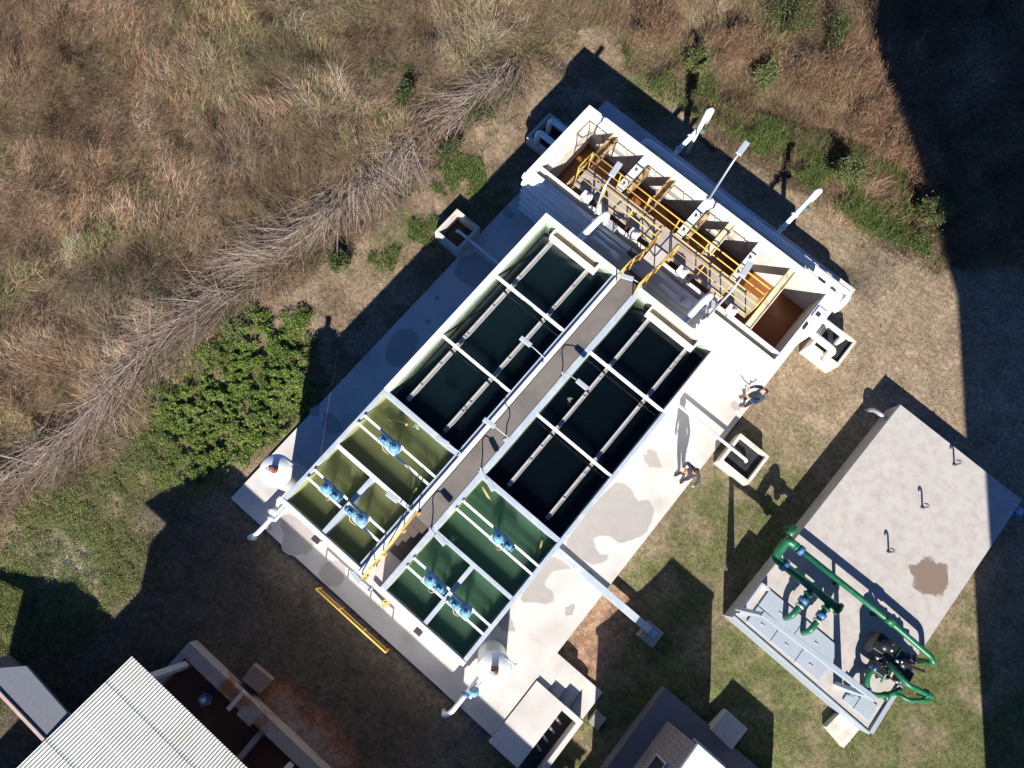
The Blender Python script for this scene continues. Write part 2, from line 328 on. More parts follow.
# ------------------------------------------------------------------ vegetation
def blades(x, y, z, az, lean, L, wd, col, curl=.35):
    n = len(x); r = np.stack([x, y, z], 1); h = np.stack([np.cos(az), np.sin(az), 0 * az], 1); up = np.array([0, 0, 1.])
    d1 = h * np.sin(lean)[:, None] + up * np.cos(lean)[:, None]; l2 = np.minimum(lean + curl, 1.62)
    d2 = h * np.sin(l2)[:, None] + up * np.cos(l2)[:, None]
    m = r + d1 * (L * .55)[:, None]; t = m + d2 * (L * .45)[:, None]
    ra = az + rng.uniform(-1.2, 1.2, n) + math.pi / 2; s = np.stack([np.cos(ra), np.sin(ra), 0 * az], 1) * (wd / 2)[:, None]
    v = np.stack([r - s, r + s, m - s * .85, m + s * .85, t - s * .25, t + s * .25], 1).reshape(-1, 3)
    b = np.arange(n)[:, None] * 6; q = np.concatenate([b + np.array([0, 1, 3, 2]), b + np.array([2, 3, 5, 4])], 0)
    return v, q, np.repeat(col, 6, 0)
def leaves(x, y, z, size, col, flat=.5):
    n = len(x); nrm = rng.normal(size=(n, 3)) * flat + np.array([0, 0, 1.]); nrm /= np.linalg.norm(nrm, axis=1)[:, None]
    a = np.cross(nrm, rng.normal(size=(n, 3))); a /= np.linalg.norm(a, axis=1)[:, None]; b = np.cross(nrm, a); c = np.stack([x, y, z], 1)
    s = size[:, None]; v = np.stack([c - a * s, c - b * s * .45 + nrm * s * .08, c + a * s, c + b * s * .45 + nrm * s * .08], 1).reshape(-1, 3)
    q = np.arange(n)[:, None] * 4 + np.array([0, 1, 2, 3]); return v, q, np.repeat(col, 4, 0)
def merge(parts):
    V = []; Q = []; C = []; o = 0
    for v, q, c in parts: V.append(v); Q.append(q + o); C.append(c); o += len(v)
    return np.concatenate(V), np.concatenate(Q), np.concatenate(C)
def veg(name, parts, m, label, cat, kind='stuff'):
    v, q, c = merge(parts); me = npmesh(name, v, q, c, False); me.materials.append(m); o = bpy.data.objects.new(name, me); COL.objects.link(o)
    return tag(o, label, cat, None, kind)
VEGM = attr_mat('foliage', .75, 0, .15, 0, .25); STRAW = attr_mat('straw', .8, 0, .15, 0, .15)
def scatter(poly, n, box=None):
    xs = [p[0] for p in poly]; ys = [p[1] for p in poly]; x0, x1, y0, y1 = box or (min(xs), max(xs), min(ys), max(ys))
    x = rng.uniform(x0, x1, n); y = rng.uniform(y0, y1, n); k = inpoly(x, y, poly); return x[k], y[k]
VIEW = P((-70, -70), (1095, -70), (1095, 840), (-70, 840))
def cmix(keys, w):
    w = np.stack(w, 1); w = w / w.sum(1, keepdims=True); k = (rng.random(len(w))[:, None] > np.cumsum(w, 1)).sum(1); k = np.minimum(k, len(keys) - 1); return np.array(keys)[k]
def dry_brush():
    x, y = scatter(VIEW, 2200000); d = edge_dist(x, y, BRUSH) + (fbm(x, y, 1.3, 5) - .5) * 1.2
    dens = fbm(x, y, .9, 77); k = (d > -.25) & (rng.random(len(x)) < .30 + .75 * ss(.3, .6, dens)); x, y, d = x[k], y[k], d[k]
    k = rng.random(len(x)) < .62; x, y, d = x[k], y[k], d[k]; n = len(x)
    flow = fbm(x, y, .38, 31, 3) * 2 * math.pi * 2.2 + .6; n1 = fbm(x, y, .22, 7); n2 = fbm(x, y, .8, 9); n3 = fbm(x, y, 2.6, 13)
    az = flow + rng.normal(0, .75, n); tall = .45 + .7 * n2
    cx0, cy0 = at(70, 20); tr = ss(1, 7, x) * ss(9, 12, y) + ss(8, 12, y) * ss(-5, 2, x) * .3 + .5 * np.exp(-((x - cx0) ** 2 + (y - cy0) ** 2) / 9.) + .25 * ss(.58, .7, fbm(x, y, .4, 99))          # rusty shrubs past the filter block
    wt = [np.full(n, .38) + .45 * ss(.45, .65, n1), .38 + .9 * ss(.5, .34, n1) + .0 * n, .14 + 1.4 * ss(.52, .68, fbm(x, y, .6, 89)), .16 + .5 * ss(.5, .7, n3), .16 + 1.7 * ss(.48, .64, fbm(x, y, .5, 88)), tr * 2.2 + .06, .10 + 0 * n1]
    keys = [(.44, .30, .195), (.36, .215, .135), (.42, .36, .275), (.22, .14, .10), (.165, .20, .065), (.27, .125, .075), (.52, .41, .30)]
    col = cmix(keys, wt) * rng.uniform(.6, 1.2, (n, 1)) * (.36 + .72 * n3)[:, None] * (.75 + .5 * n2)[:, None] * (.55 + .95 * ss(.3, .7, fbm(x, y, .45, 97)))[:, None]
    L = rng.uniform(.14, .56, n) * tall * (1 + .2 * tr); lean = np.clip(rng.normal(.9, .4, n), .05, 1.5); wd = rng.uniform(.006, .0125, n)
    hb = (.75 * ss(.38, .62, fbm(x, y, 1.1, 71)) + .35 * n3) * ss(0, 1.2, d)
    veg('dry_brush', [blades(x, y, gz(x, y) + hb * rng.random(n), az, lean, L, wd, col)], STRAW, None, None)
    return
dry_brush()
def reeds():
    cl = np.array(P((-60, 560), (0, 500), (60, 460), (120, 410), (170, 345), (230, 305), (300, 250), (380, 195), (440, 145), (485, 105), (520, 75))); seg = np.hypot(*np.diff(cl, axis=0).T); cum = np.concatenate([[0], np.cumsum(seg)])
    n = 7000; t = rng.uniform(0, cum[-1], n); i = np.clip(np.searchsorted(cum, t) - 1, 0, len(seg) - 1); f = (t - cum[i]) / seg[i]
    p = cl[i] * (1 - f)[:, None] + cl[i + 1] * f[:, None]; dr = cl[i + 1] - cl[i]; dr /= np.linalg.norm(dr, axis=1)[:, None]; nr = np.stack([-dr[:, 1], dr[:, 0]], 1)
    off = rng.normal(0, .42, n) + .22 + .5 * (vnoise(t + 40, t * 0 + 9, .35, 95) - .5); x = p[:, 0] + nr[:, 0] * off; y = p[:, 1] + nr[:, 1] * off
    fan = (vnoise(x + 50, y + 50, .45, 91) - .5) * 2.2; base = np.arctan2(dr[:, 1], dr[:, 0]) + math.pi
    az = base + fan * 1.2 + rng.normal(0, .30, n) + np.where(rng.random(n) < .2, rng.uniform(-1.5, 1.5, n), 0); pile = .75 * np.exp(-(off / .6) ** 2)
    keys = [(.46, .365, .29), (.33, .245, .19), (.55, .46, .37), (.21, .15, .12), (.40, .29, .21)]
    col = cmix(keys, [np.full(n, .4), np.full(n, .3), np.full(n, .2), np.full(n, .22), np.full(n, .25)]) * rng.uniform(.55, 1.05, (n, 1))
    col = col * (1 - .5 * ss(.05, -.45, off - .1))[:, None]
    k = rng.random(n) < ss(.36, .58, fbm(x, y, .9, 93)) + .12; x, y, az, col, pile = x[k], y[k], az[k], col[k], pile[k]; n = len(x)
    veg('fallen_reeds', [blades(x, y, .05 + pile * rng.random(n) + .3 * rng.random(n), az, rng.normal(1.48, .10, n), rng.uniform(.5, 1.6, n), rng.uniform(.012, .026, n), col, .08)], STRAW, None, None)
reeds()
def weeds():
    parts = []
    x, y = scatter([(p[0] * 1.0, p[1]) for p in WEED], 420000, (min(p[0] for p in WEED) - .6, max(p[0] for p in WEED) + .6, min(p[1] for p in WEED) - .6, max(p[1] for p in WEED) + .6)) if False else (rng.uniform(min(p[0] for p in WEED) - .6, max(p[0] for p in WEED) + .6, 1100000), rng.uniform(min(p[1] for p in WEED) - .6, max(p[1] for p in WEED) + .6, 1100000))
    d = edge_dist(x, y, WEED) + (fbm(x, y, 1.1, 51, 5) - .5) * 2.6; cl = fbm(x, y, 1.4, 52, 5); c2 = fbm(x, y, 4.5, 58, 3)
    lush = ss(-12.2, -9.5, y + .25 * (x + 8)); pad = (x > -2.2) & (y > -11.7)
    k = (~pad) & (rng.random(len(x)) < ss(-.45, .7, d) * np.clip(ss(.32, .56, cl * .5 + c2 * .5) * (.45 + .5 * lush), 0, 1)); x, y, cl, lush, c2 = x[k], y[k], cl[k], lush[k], c2[k]; n = len(x)
    top = (.09 + .20 * lush) * (.15 + .85 * ss(.3, .7, c2 * .6 + .4 * fbm(x, y, 1.6, 53))); z = gz(x, y) + .02 + top * np.sqrt(rng.random(n))
    yl = fbm(x, y, 1.0, 59)
    col = cmix([(.095, .165, .026), (.165, .245, .048), (.05, .085, .02), (.25, .28, .10), (.24, .19, .11)], [np.full(n, .4), .15 + .8 * ss(.4, .65, yl), np.full(n, .2), .1 + .35 * ss(.5, .7, yl), 0.05 + .4 * (1 - lush) + .25 * ss(.55, .7, fbm(x, y, .9, 60))]) * rng.uniform(.7, 1.3, (n, 1)) * (.75 + .5 * fbm(x, y, 1.3, 62))[:, None]
    parts.append(leaves(x, y, z, rng.uniform(.012, .042, n) * (.6 + .5 * lush), col, .65))
    for wi, W in enumerate(WEED2):
        x, y = scatter(W, 130000 if wi == 0 else 9000); cl = fbm(x, y, 1.0, 56); d = edge_dist(x, y, W) + (cl - .5) * 1.1; k = (d > 0) & (rng.random(len(x)) < ss(.40, .58, cl)); x, y, cl = x[k], y[k], cl[k]; n = len(x); hh = .6 if wi == 0 else .16
        col = cmix([(.085, .135, .03), (.14, .19, .05), (.055, .085, .022), (.22, .20, .10)], [np.full(n, .4), np.full(n, .35), np.full(n, .25), np.full(n, .2)]) * rng.uniform(.7, 1.2, (n, 1))
        z = gz(x, y) + .03 + hh * fbm(x, y, 2, 57) * np.sqrt(rng.random(n)); h = n // 2
        parts.append(leaves(x[:h], y[:h], z[:h], rng.uniform(.018, .05, h), col[:h], .6))
        parts.append(blades(x[h:], y[h:], z[h:] * .6, rng.uniform(0, 6.28, n - h), rng.uniform(.3, 1.3, n - h), rng.uniform(.1, .32, n - h), rng.uniform(.006, .014, n - h), col[h:]))
    veg('green_weeds', parts, VEGM, None, None)
    parts = []                                     # short lawn grass
    x, y = scatter(VIEW, 420000); d = edge_dist(x, y, BRUSH); cl = fbm(x, y, 1.6, 17); n1 = fbm(x, y, .35, 11)
    foot = ((x > -2.15) & (x < 8.1) & (y > -11.7) & (y < 6.35)) | ((x > 11) & (x < 16.1) & (y > -4.9) & (y < 3.75)) | ((x > 8.0) & (x < 9.9) & (y < -8.65) & (y > -11.9)) | ((x > 7.6) & (x < 8.5) & (y > 5.2) & (y < 6.35)) | ((x > 11) & (y < -7.4)) | ((x > -.1) & (y < -14.9))
    foot |= inpoly(x, y, RUSTZ) | (inpoly(x, y, DIRT) & (fbm(x, y, 1.2, 63) < .62))
    for bx in ((8.2, 9.45, 3.3, 4.5), (8.2, 9.45, -1.35, -.15), (-3.2, -2, -1.5, -.2), (-3.2, -1.5, 3.2, 4.6)): foot |= (x > bx[0]) & (x < bx[1]) & (y > bx[2]) & (y < bx[3])
    k = (d < .1) & ~foot & (rng.random(len(x)) < .25 + .9 * ss(.35, .65, cl)); x, y, cl, n1 = x[k], y[k], cl[k], n1[k]; n = len(x)
    right = ss(7, 9, x) * ss(3.5, -2.5, y); g = ss(.42, .7, cl * .6 + n1 * .4 + .12 * right)
    col = cmix([(.31, .235, .155), (.24, .18, .115), (.145, .145, .065), (.37, .295, .21)], [np.full(n, .5), np.full(n, .35), .05 + .8 * g * (.3 + .7 * right) + .15 * right, np.full(n, .15)]) * rng.uniform(.7, 1.2, (n, 1)) * (1 - .68 * ss(-11, -13., y) * (1 - ss(6, 9, x)) * ss(-9.5, -7, x))[:, None]  # last factor puts the same deeper shade into the lower-left blade colour
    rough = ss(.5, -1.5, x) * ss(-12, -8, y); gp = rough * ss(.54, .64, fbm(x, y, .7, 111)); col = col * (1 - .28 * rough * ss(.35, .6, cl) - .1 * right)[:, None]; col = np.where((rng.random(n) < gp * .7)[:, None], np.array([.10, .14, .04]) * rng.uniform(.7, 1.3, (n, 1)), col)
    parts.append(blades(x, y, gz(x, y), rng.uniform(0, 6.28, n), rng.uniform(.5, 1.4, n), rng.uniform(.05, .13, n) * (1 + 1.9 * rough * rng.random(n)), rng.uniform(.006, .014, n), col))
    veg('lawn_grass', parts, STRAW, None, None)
weeds()
SHG = 'shrubs growing along the edge of the dry brush'
def shrub(px, py, r, h, label, cols, n=2600, twig=False):
    cx, cy = at(px, py, h * .5); t = thing('shrub', label, 'shrub', (cx, cy, 0), SHG)
    mb = MB()
    for i in range(9):
        a = random.uniform(0, 6.28); rr = r * random.uniform(.3, .8); e = (cx + rr * math.cos(a), cy + rr * math.sin(a), h * random.uniform(.5, .95))
        mb.tube([(cx, cy, 0), (cx + rr * .35 * math.cos(a + .3), cy + rr * .35 * math.sin(a + .3), h * .45), e], [.03, .018, .006], 5)
    mb.build('stem', mat('twig_bark', (.14, .095, .065), .9), t)
    k = 14; cen = np.stack([rng.normal(0, r * .42, k), rng.normal(0, r * .42, k), rng.uniform(h * .3, h * .95, k)], 1); i = rng.integers(0, k, n); p = cen[i] + rng.normal(0, 1, (n, 3)) * np.array([r * .2, r * .2, h * .16]); p[:, 2] = np.clip(p[:, 2], .05, None)
    cc = np.array(cols)[rng.integers(0, len(cols), n)] * rng.uniform(.7, 1.25, (n, 1))
    if twig: v, q, c = blades(p[:, 0], p[:, 1], p[:, 2] * .8, rng.uniform(0, 6.28, n), rng.uniform(.3, 1.5, n), rng.uniform(.08, .3, n), rng.uniform(.006, .016, n), cc)
    else: v, q, c = leaves(p[:, 0], p[:, 1], p[:, 2], rng.uniform(.022, .058, n), cc, .8)
    me = npmesh('foliage', v, q, c, False); me.materials.append(VEGM); o = bpy.data.objects.new('foliage', me); COL.objects.link(o); o.parent = t
DG = [(.06, .085, .028), (.045, .06, .022), (.10, .12, .045)]; RB_ = [(.28, .15, .095), (.21, .105, .065), (.35, .235, .155), (.17, .105, .07), (.19, .175, .085)]; LG = [(.10, .135, .04), (.15, .17, .06), (.07, .095, .03), (.17, .15, .08)]
shrub(405, 92, .35, .7, 'small dark green shrub alone among pale dry grass left of the reed bank', DG, 1500)
shrub(477, 112, .5, .7, 'dark green shrub at the tip of the fallen reeds near the filter block', DG, 1700)
shrub(447, 150, .38, .5, 'dark green shrub at the lower edge of the fallen reeds left of the shaded box', DG, 1600)
shrub(402, 193, .30, .45, 'small dark shrub at the lower edge of the reeds in the middle of the bank', DG, 1200)
shrub(340, 262, .36, .6, 'dark shrub between the reeds and the top of the bright weeds', DG, 1500)
shrub(508, 86, .40, .55, 'dark shrub beyond the tip of the reeds beside the filter block shadow', DG, 1500)
shrub(790, 18, .75, 1.5, 'dark olive shrub at the top edge of the dry brush', DG)
shrub(838, 28, .5, 1.5, 'narrow dark shrub beside the tall shadow in the brush', DG, 1600)
shrub(700, 62, .4, .9, 'green leafy shrub behind the middle of the filter block', LG)
shrub(768, 78, .55, 1.0, 'light green shrub among rust brown bushes', LG)
shrub(930, 215, .6, 1.1, 'bright green shrub at the corner where lawn, brush and tall shadow meet', LG)
shrub(850, 172, .5, .9, 'green shrub beside the end of the second outlet pipe', LG, 2000)
for i, (px, py, r, lab) in enumerate([(850, 60, 1.0, 'wide rust brown bush next to the tall shadow at the top right'), (885, 110, 1.0, 'rust brown bush bulging into the edge of the tall shadow'), (915, 155, .9, 'lowest rust brown bush beside the tall shadow'), (810, 75, .9, 'rust brown bush left of the largest rust bushes'), (745, 45, .8, 'small rust brown bush nearest the filter block'), (660, 22, .8, 'rust brown bush at the top edge above the filter block')]):
    shrub(px, py, r * 1.25, 1.0, lab, RB_, 6500, True)

# ------------------------------------------------------------------ the apron and its damp marks
ZP = .15
mb = MB(); mb.prism([(-2.07, -11.58), (8.06, -11.58), (8.06, 5.3), (8.46, 5.3), (8.46, 6.3), (-2.07, 6.3)], -.9, ZP)
struct(mb, 'pavement', PADM)
for i, pts in enumerate([
    [(562, 545), (600, 497), (617, 482), (628, 486), (635, 495), (638, 503), (650, 500), (654, 510), (648, 531), (640, 536), (627, 542), (618, 542), (612, 536), (602, 535), (592, 537), (595, 550), (602, 556), (609, 555), (607, 560), (599, 563), (592, 564), (577, 556)],
    [(542, 566), (551, 556), (565, 560), (577, 568), (562, 569), (551, 572), (543, 586), (553, 592), (554, 600), (545, 603), (535, 603), (518, 601)],
    [(455, 275), (458, 262), (463, 256), (470, 256), (475, 251), (487, 262), (495, 264), (497, 268), (480, 290), (468, 284)],
    [(283, 514), (300, 519), (314, 534), (312, 551), (304, 554), (290, 554), (281, 548), (285, 537), (281, 522)],
    [(318, 574), (326, 562), (338, 561), (346, 570), (342, 582), (330, 588)], [(386, 350), (394, 333), (410, 328), (420, 338), (412, 356), (396, 368), (385, 362)]]):
    mb = MB(); q = P(*pts, z=ZP + .004); vs = []
    for a in range(len(q)):
        p0, p1 = q[a], q[(a + 1) % len(q)]
        for t in (0, .33, .67): vs.append((p0[0] + (p1[0] - p0[0]) * t + random.uniform(-.03, .03), p0[1] + (p1[1] - p0[1]) * t + random.uniform(-.03, .03)))
    vs = [((vs[j - 1][0] + 2 * vs[j][0] + vs[(j + 1) % len(vs)][0]) / 4, (vs[j - 1][1] + 2 * vs[j][1] + vs[(j + 1) % len(vs)][1]) / 4) for j in range(len(vs))]
    gx, gy = sum(p[0] for p in vs) / len(vs), sum(p[1] for p in vs) / len(vs)
    fine = []
    for j in range(len(vs)):
        p0, p1 = vs[j], vs[(j + 1) % len(vs)]
        for t in (0, .5): fine.append((p0[0] + (p1[0] - p0[0]) * t + random.uniform(-.014, .014), p0[1] + (p1[1] - p0[1]) * t + random.uniform(-.014, .014)))
    fr = []
    for j, (a, b) in enumerate(fine):
        q0, q1 = fine[j - 2], fine[(j + 2) % len(fine)]; tx_, ty_ = q1[0] - q0[0], q1[1] - q0[1]; L_ = math.hypot(tx_, ty_) + 1e-6; nx_, ny_ = ty_ / L_, -tx_ / L_
        if nx_ * (a - gx) + ny_ * (b - gy) < 0 and i > 1: nx_, ny_ = -nx_, -ny_
        wd_ = random.uniform(.015, .05) * (-1 if sum(fine[k][0] * fine[(k + 1) % len(fine)][1] - fine[(k + 1) % len(fine)][0] * fine[k][1] for k in range(len(fine))) < 0 and i <= 1 else 1)
        fr.append((a + nx_ * wd_, b + ny_ * wd_))
    mb.add([(a, b, ZP + .005) for a, b in fine], [tuple(range(len(fine)))]); o = struct(mb, 'pavement_damp_patch', WET)
    struct(MB().add([(a, b, ZP + .0025) for a, b in fr], [tuple(range(len(fr)))]), 'pavement_damp_fringe', WETH)
for (px, py, rx, ry) in [(652, 459, .30, .22), (735, 406, .16, .12), (508, 213, .22, .2), (331, 424, .34, .28), (315, 411, .16, .14), (590, 573, .10, .08), (570, 610, .12, .16), (437, 298, .10, .08), (428, 322, .08, .08), (505, 622, .3, .22)]:
    cx, cy = at(px, py, ZP); mb = MB(); ph = random.random() * 6
    mb.add([(cx + rx * (1 + .22 * math.sin(3 * a + ph) + .1 * math.sin(7 * a + ph)) * math.cos(a), cy + ry * (1 + .22 * math.cos(2 * a + ph) + .08 * math.sin(9 * a)) * math.sin(a), ZP + .004) for a in [k * 2 * math.pi / 40 for k in range(40)]], [tuple(range(40))]); struct(mb, 'pavement_damp_patch', WET)

# ------------------------------------------------------------------ the two settling basins
HW = 3.88; YB = -10.33
def basin(x0, x1, label, parts):
    t = thing('settling_basin', label, 'basin', (x0, YB, ZP), 'long open concrete basins of the water works')
    for nm, m, bx in parts: MB().box(*bx).build(nm, m, t, .012)
    return t
def lining(t, x0, x1, y0, y1, zt):
    e = .012
    for bx in ((x0, x0 + e, y0, y1, 1.2, zt), (x0, x1, y1 - e, y1, 1.2, zt)): pass
LBP = [('wall', WHT, (0, .17, -6.55, -.17, ZP, HW)), ('wall', BLUG, (0, .12, YB + .12, -6.55, ZP, HW - .02)), ('wall', WHT, (0, 2.62, -.17, 0, ZP, HW)), ('wall', BLUG, (2.50, 2.62, YB + .12, -.17, ZP, HW - .06)),
       ('parapet', WHT, (2.62, 2.74, YB, 0, ZP, HW + .04)), ('wall', WHT, (0, 2.62, YB, YB + .12, ZP, HW))]
RBP = [('wall', BLUG, (3.26, 3.42, YB + .12, -.17, ZP, HW)), ('wall', WHT, (3.26, 5.97, -.17, 0, ZP, HW)), ('wall', WHT, (5.84, 5.97, -2.3, -.17, ZP, HW)), ('wall', BLUG, (5.86, 5.97, YB + .12, -2.3, ZP, HW - .02)),
       ('wall', WHT, (3.26, 5.97, YB, YB + .12, ZP, HW))]
WZ = HW - .38
for side, x0, xi0, xi1, x1, prt, lab in ((0, 0, .17, 2.5, 2.74, LBP, 'settling basin with olive mixing chambers and dark teal water, nearer the reed bank'), (1, 3.26, 3.42, 5.86, 5.97, RBP, 'settling basin with deep green mixing chambers and black water, nearer the two people')):
    t = basin(x0, x1, lab, prt); mid = (xi0 + xi1) / 2
    xi0f = .12 if side == 0 else xi0
    for y, wd in ((-6.6, .13), (-8.4, .11)): MB().box(xi0f, xi1, y - wd / 2, y + wd / 2, .2, HW - .03).build('divider_wall', BLUG if y == -6.6 or side else RAIL, t, .01)
    MB().box(mid - .06, mid + .06, YB + .12, -8.455, .2, HW - .035).build('divider_wall', BLUG, t, .01)
    for y in (-2.3, -4.5): MB().box(xi0, xi1, y - .028, y + .028, HW - .16, HW - .02).build('cross_beam', RAIL, t)
    for xl in ((.60, 1.87) if side == 0 else (4.03, 5.31)):
        for ya, yb in ((-2.36, -.4), (-4.56, -2.44), (-6.35, -4.64)):
            mb = MB(); z = WZ + .04
            mb.box(xl - .05, xl - .037, ya, yb, z - .12, z + .03); mb.box(xl + .037, xl + .05, ya, yb, z - .12, z + .03); mb.box(xl - .037, xl + .037, ya, yb, z - .12, z + .005)
            for k in range(random.randint(2, 4)):
                yy = random.uniform(ya + .1, yb - .1); mb.box(xl - .053, xl + .053, yy, yy + .04, z + .03, z + .045)
            mb.build('launder', LAUN, t)
            MB().box(xl - .025, xl + .025, ya - .09, ya, z - .1, z - .02).build('launder_outlet', DARK, t)
    xt0, xt1 = (.50, 2.08) if side == 0 else (3.87, 5.45)
    mb = MB(); mb.box(xt0, xt1, -.44, -.39, HW - .35, HW - .01); mb.box(xt0, xt0 + .05, -.39, -.17, HW - .35, HW - .01); mb.box(xt1 - .05, xt1, -.39, -.17, HW - .35, HW - .01); mb.box(xt0 + .05, xt1 - .05, -.39, -.17, HW - .35, HW - .22)
    tr = mb.build('inlet_trough', WHT, t); MB().box(xt0 + .05, xt1 - .05, -.39, -.17, HW - .22, HW - .19).build('silt', SILT, tr)
    # lining of the faces over the water
    mb = MB(); e = .004; y1 = -.17
    mb.box(xi0, xi0 + e, -6.53, y1 - e, WZ - .5, HW - .08); mb.box(xi0, xi1, y1 - e, y1, WZ - .5, HW - .08); mb.build('lining', INNER, t)
    mb = MB(); mb.box(xi0 + e, xi0 + 2 * e, -6.53, y1 - 2 * e, WZ - .5, WZ + .07); mb.box(xi0 + 2 * e, xi1, y1 - 2 * e, y1 - e, WZ - .5, WZ + .07); mb.build('tide_line', mat('algae_tide', (.13, .16, .10), .7, var=.25, stain=(.26, .28, .2), sscale=4), t)
    mb = MB(); mb.box(xi0f, xi0f + e, YB + .125, -6.67, WZ - .3, HW - .1); mb.build('lining', mat('algae_lining', (.42, .42, .20), .7, var=.2, stain=(.22, .24, .08), sscale=3), t)
    mb = MB(); mb.box(xi0f + .006, xi1 - .002, -6.532, -.178, .8, WZ); struct(mb, 'water', TEALW if side == 0 else BLKW)
    wz = HW - .28
    mb = MB()
    for bx in ((xi0f, xi1, -8.345, -6.665), (xi0f, mid - .06, YB + .12, -8.455), (mid + .06, xi1, YB + .12, -8.455)): mb.box(bx[0] + .006, bx[1] - .002, bx[2] + .002, bx[3] - .002, 1.6, wz)
    struct(mb, 'water', OLIVE if side == 0 else GREENW)
    for (a, b) in ((((1.05, -6.85), (.55, -7.05)), ((2.3, -7.9), (2.38, -8.25))) if side == 0 else (((3.55, -6.8), (3.98, -6.95)), ((5.55, -6.85), (5.75, -7.2)))):
        MB().tube([(*a, wz + .01), (*b, wz - .12)], .035, 8).build('dosing_pipe', mat('ochre_pipe', (.42, .34, .12), .6, var=.2), t)
    MB().box(xi0f + .001, xi1 - .001, YB + .121, -.175, .5, .79).build('floor', GREYC, t)

FM = 'small foam rafts floating in the basins'
for px, py, z, lab in ((569, 400, 3.38, 'pale green foam raft floating on the black water'), (453, 539, 3.6, 'pale foam raft floating in the green chamber beside the stairs'), (417, 426, 3.6, 'pale foam raft floating in the large olive chamber')):
    cx, cy = at(px, py, z); mb = MB()
    for k in range(14):
        a = random.uniform(0, 6.28); r = random.uniform(0, .085); q = random.uniform(.012, .035); mb.lathe([(q, -.006), (q * .8, q * .35), (q * .2, q * .5)], (cx + r * math.cos(a), cy + r * math.sin(a), z + .004), 9)
    single(mb, 'foam_raft', mat('pale_foam', (.26, .33, .20), .7, var=.2), lab, 'foam', FM, (cx, cy, z))

# ------------------------------------------------------------------ flocculators: twin rails, gearbox and motor
FG = 'blue paddle mixers on twin rails over the mixing chambers'
def floc(x0, x1, y, xm, flip, label):
    t = thing('mixer', label, 'mixer', (xm, y, HW), FG); d = -1 if flip else 1
    MB().box(x0, x1, y + .095, y + .155, HW - .03, HW + .05).build('rail', RAIL, t)
    MB().box(x0, x1, y - .155, y - .095, HW - .03, HW + .05).build('rail', RAIL, t)
    MB().box(xm - .17, xm + .15, y - .17, y + .17, HW + .05, HW + .07).build('base_plate', RAIL, t)
    g = MB().lathe([(.13, 0), (.15, .02), (.15, .14), (.11, .2), (.11, .24), (.06, .26)], (xm, y, HW + .07), 18)
    for k in range(8):
        a = k * math.pi / 4; g.lathe([(.016, 0), (.016, .03)], (xm + .13 * math.cos(a), y + .13 * math.sin(a), HW + .21), 6)
    gb = g.build('gearbox', MOTB, t)
    MB().lathe([(.05, 0), (.05, .05), (.02, .07)], (xm, y, HW + .33), 12).build('cap', MOTD, gb)
    m = MB(); yy = y + .02 * d; zc = HW + .19
    m.tube([(xm + d * .13, yy, zc), (xm + d * .19, yy, zc)], .055, 12); m.tube([(xm + d * .19, yy, zc), (xm + d * .40, yy, zc)], .085, 14)
    for k in range(6): m.tube([(xm + d * (.21 + k * .03), yy, zc), (xm + d * (.22 + k * .03), yy, zc)], .097, 14)
    mo = m.build('motor', MOTB, t)
    MB().tube([(xm + d * .40, yy, zc), (xm + d * .46, yy, zc)], .09, 14).build('fan_cover', MOTD, mo)
    MB().obox((xm + d * .30, yy - .06, zc + .11), (.1, .09, .06)).build('terminal_box', MOTB, mo)
    MB().tube([(xm, y, HW + .07), (xm, y, HW - 1.6)], .03, 8).build('shaft', GALV, t)
    MB().tube([(xm + d * .3, yy - .07, zc + .1), (xm + d * .2, y - .22, HW + .12), (xm + d * .05, y - .21, HW - .1)], .012, 6, .08).build('cable', mat('tan_cable', (.45, .36, .22), .6), t)
floc(.12, 2.50, -7.53, 1.28, True, 'blue mixer spanning the large olive chamber')
floc(.12, 1.25, -9.34, .70, False, 'blue mixer over the small olive chamber at the outer wall')
floc(1.37, 2.50, -9.34, 1.86, True, 'blue mixer over the small olive chamber beside the stairs')
floc(3.42, 5.86, -7.53, 4.68, False, 'blue mixer spanning the large deep green chamber')
floc(3.42, 4.58, -9.34, 4.08, False, 'blue mixer over the small green chamber beside the stairs')
floc(4.70, 5.86, -9.34, 5.20, True, 'blue mixer over the small green chamber at the outer wall')

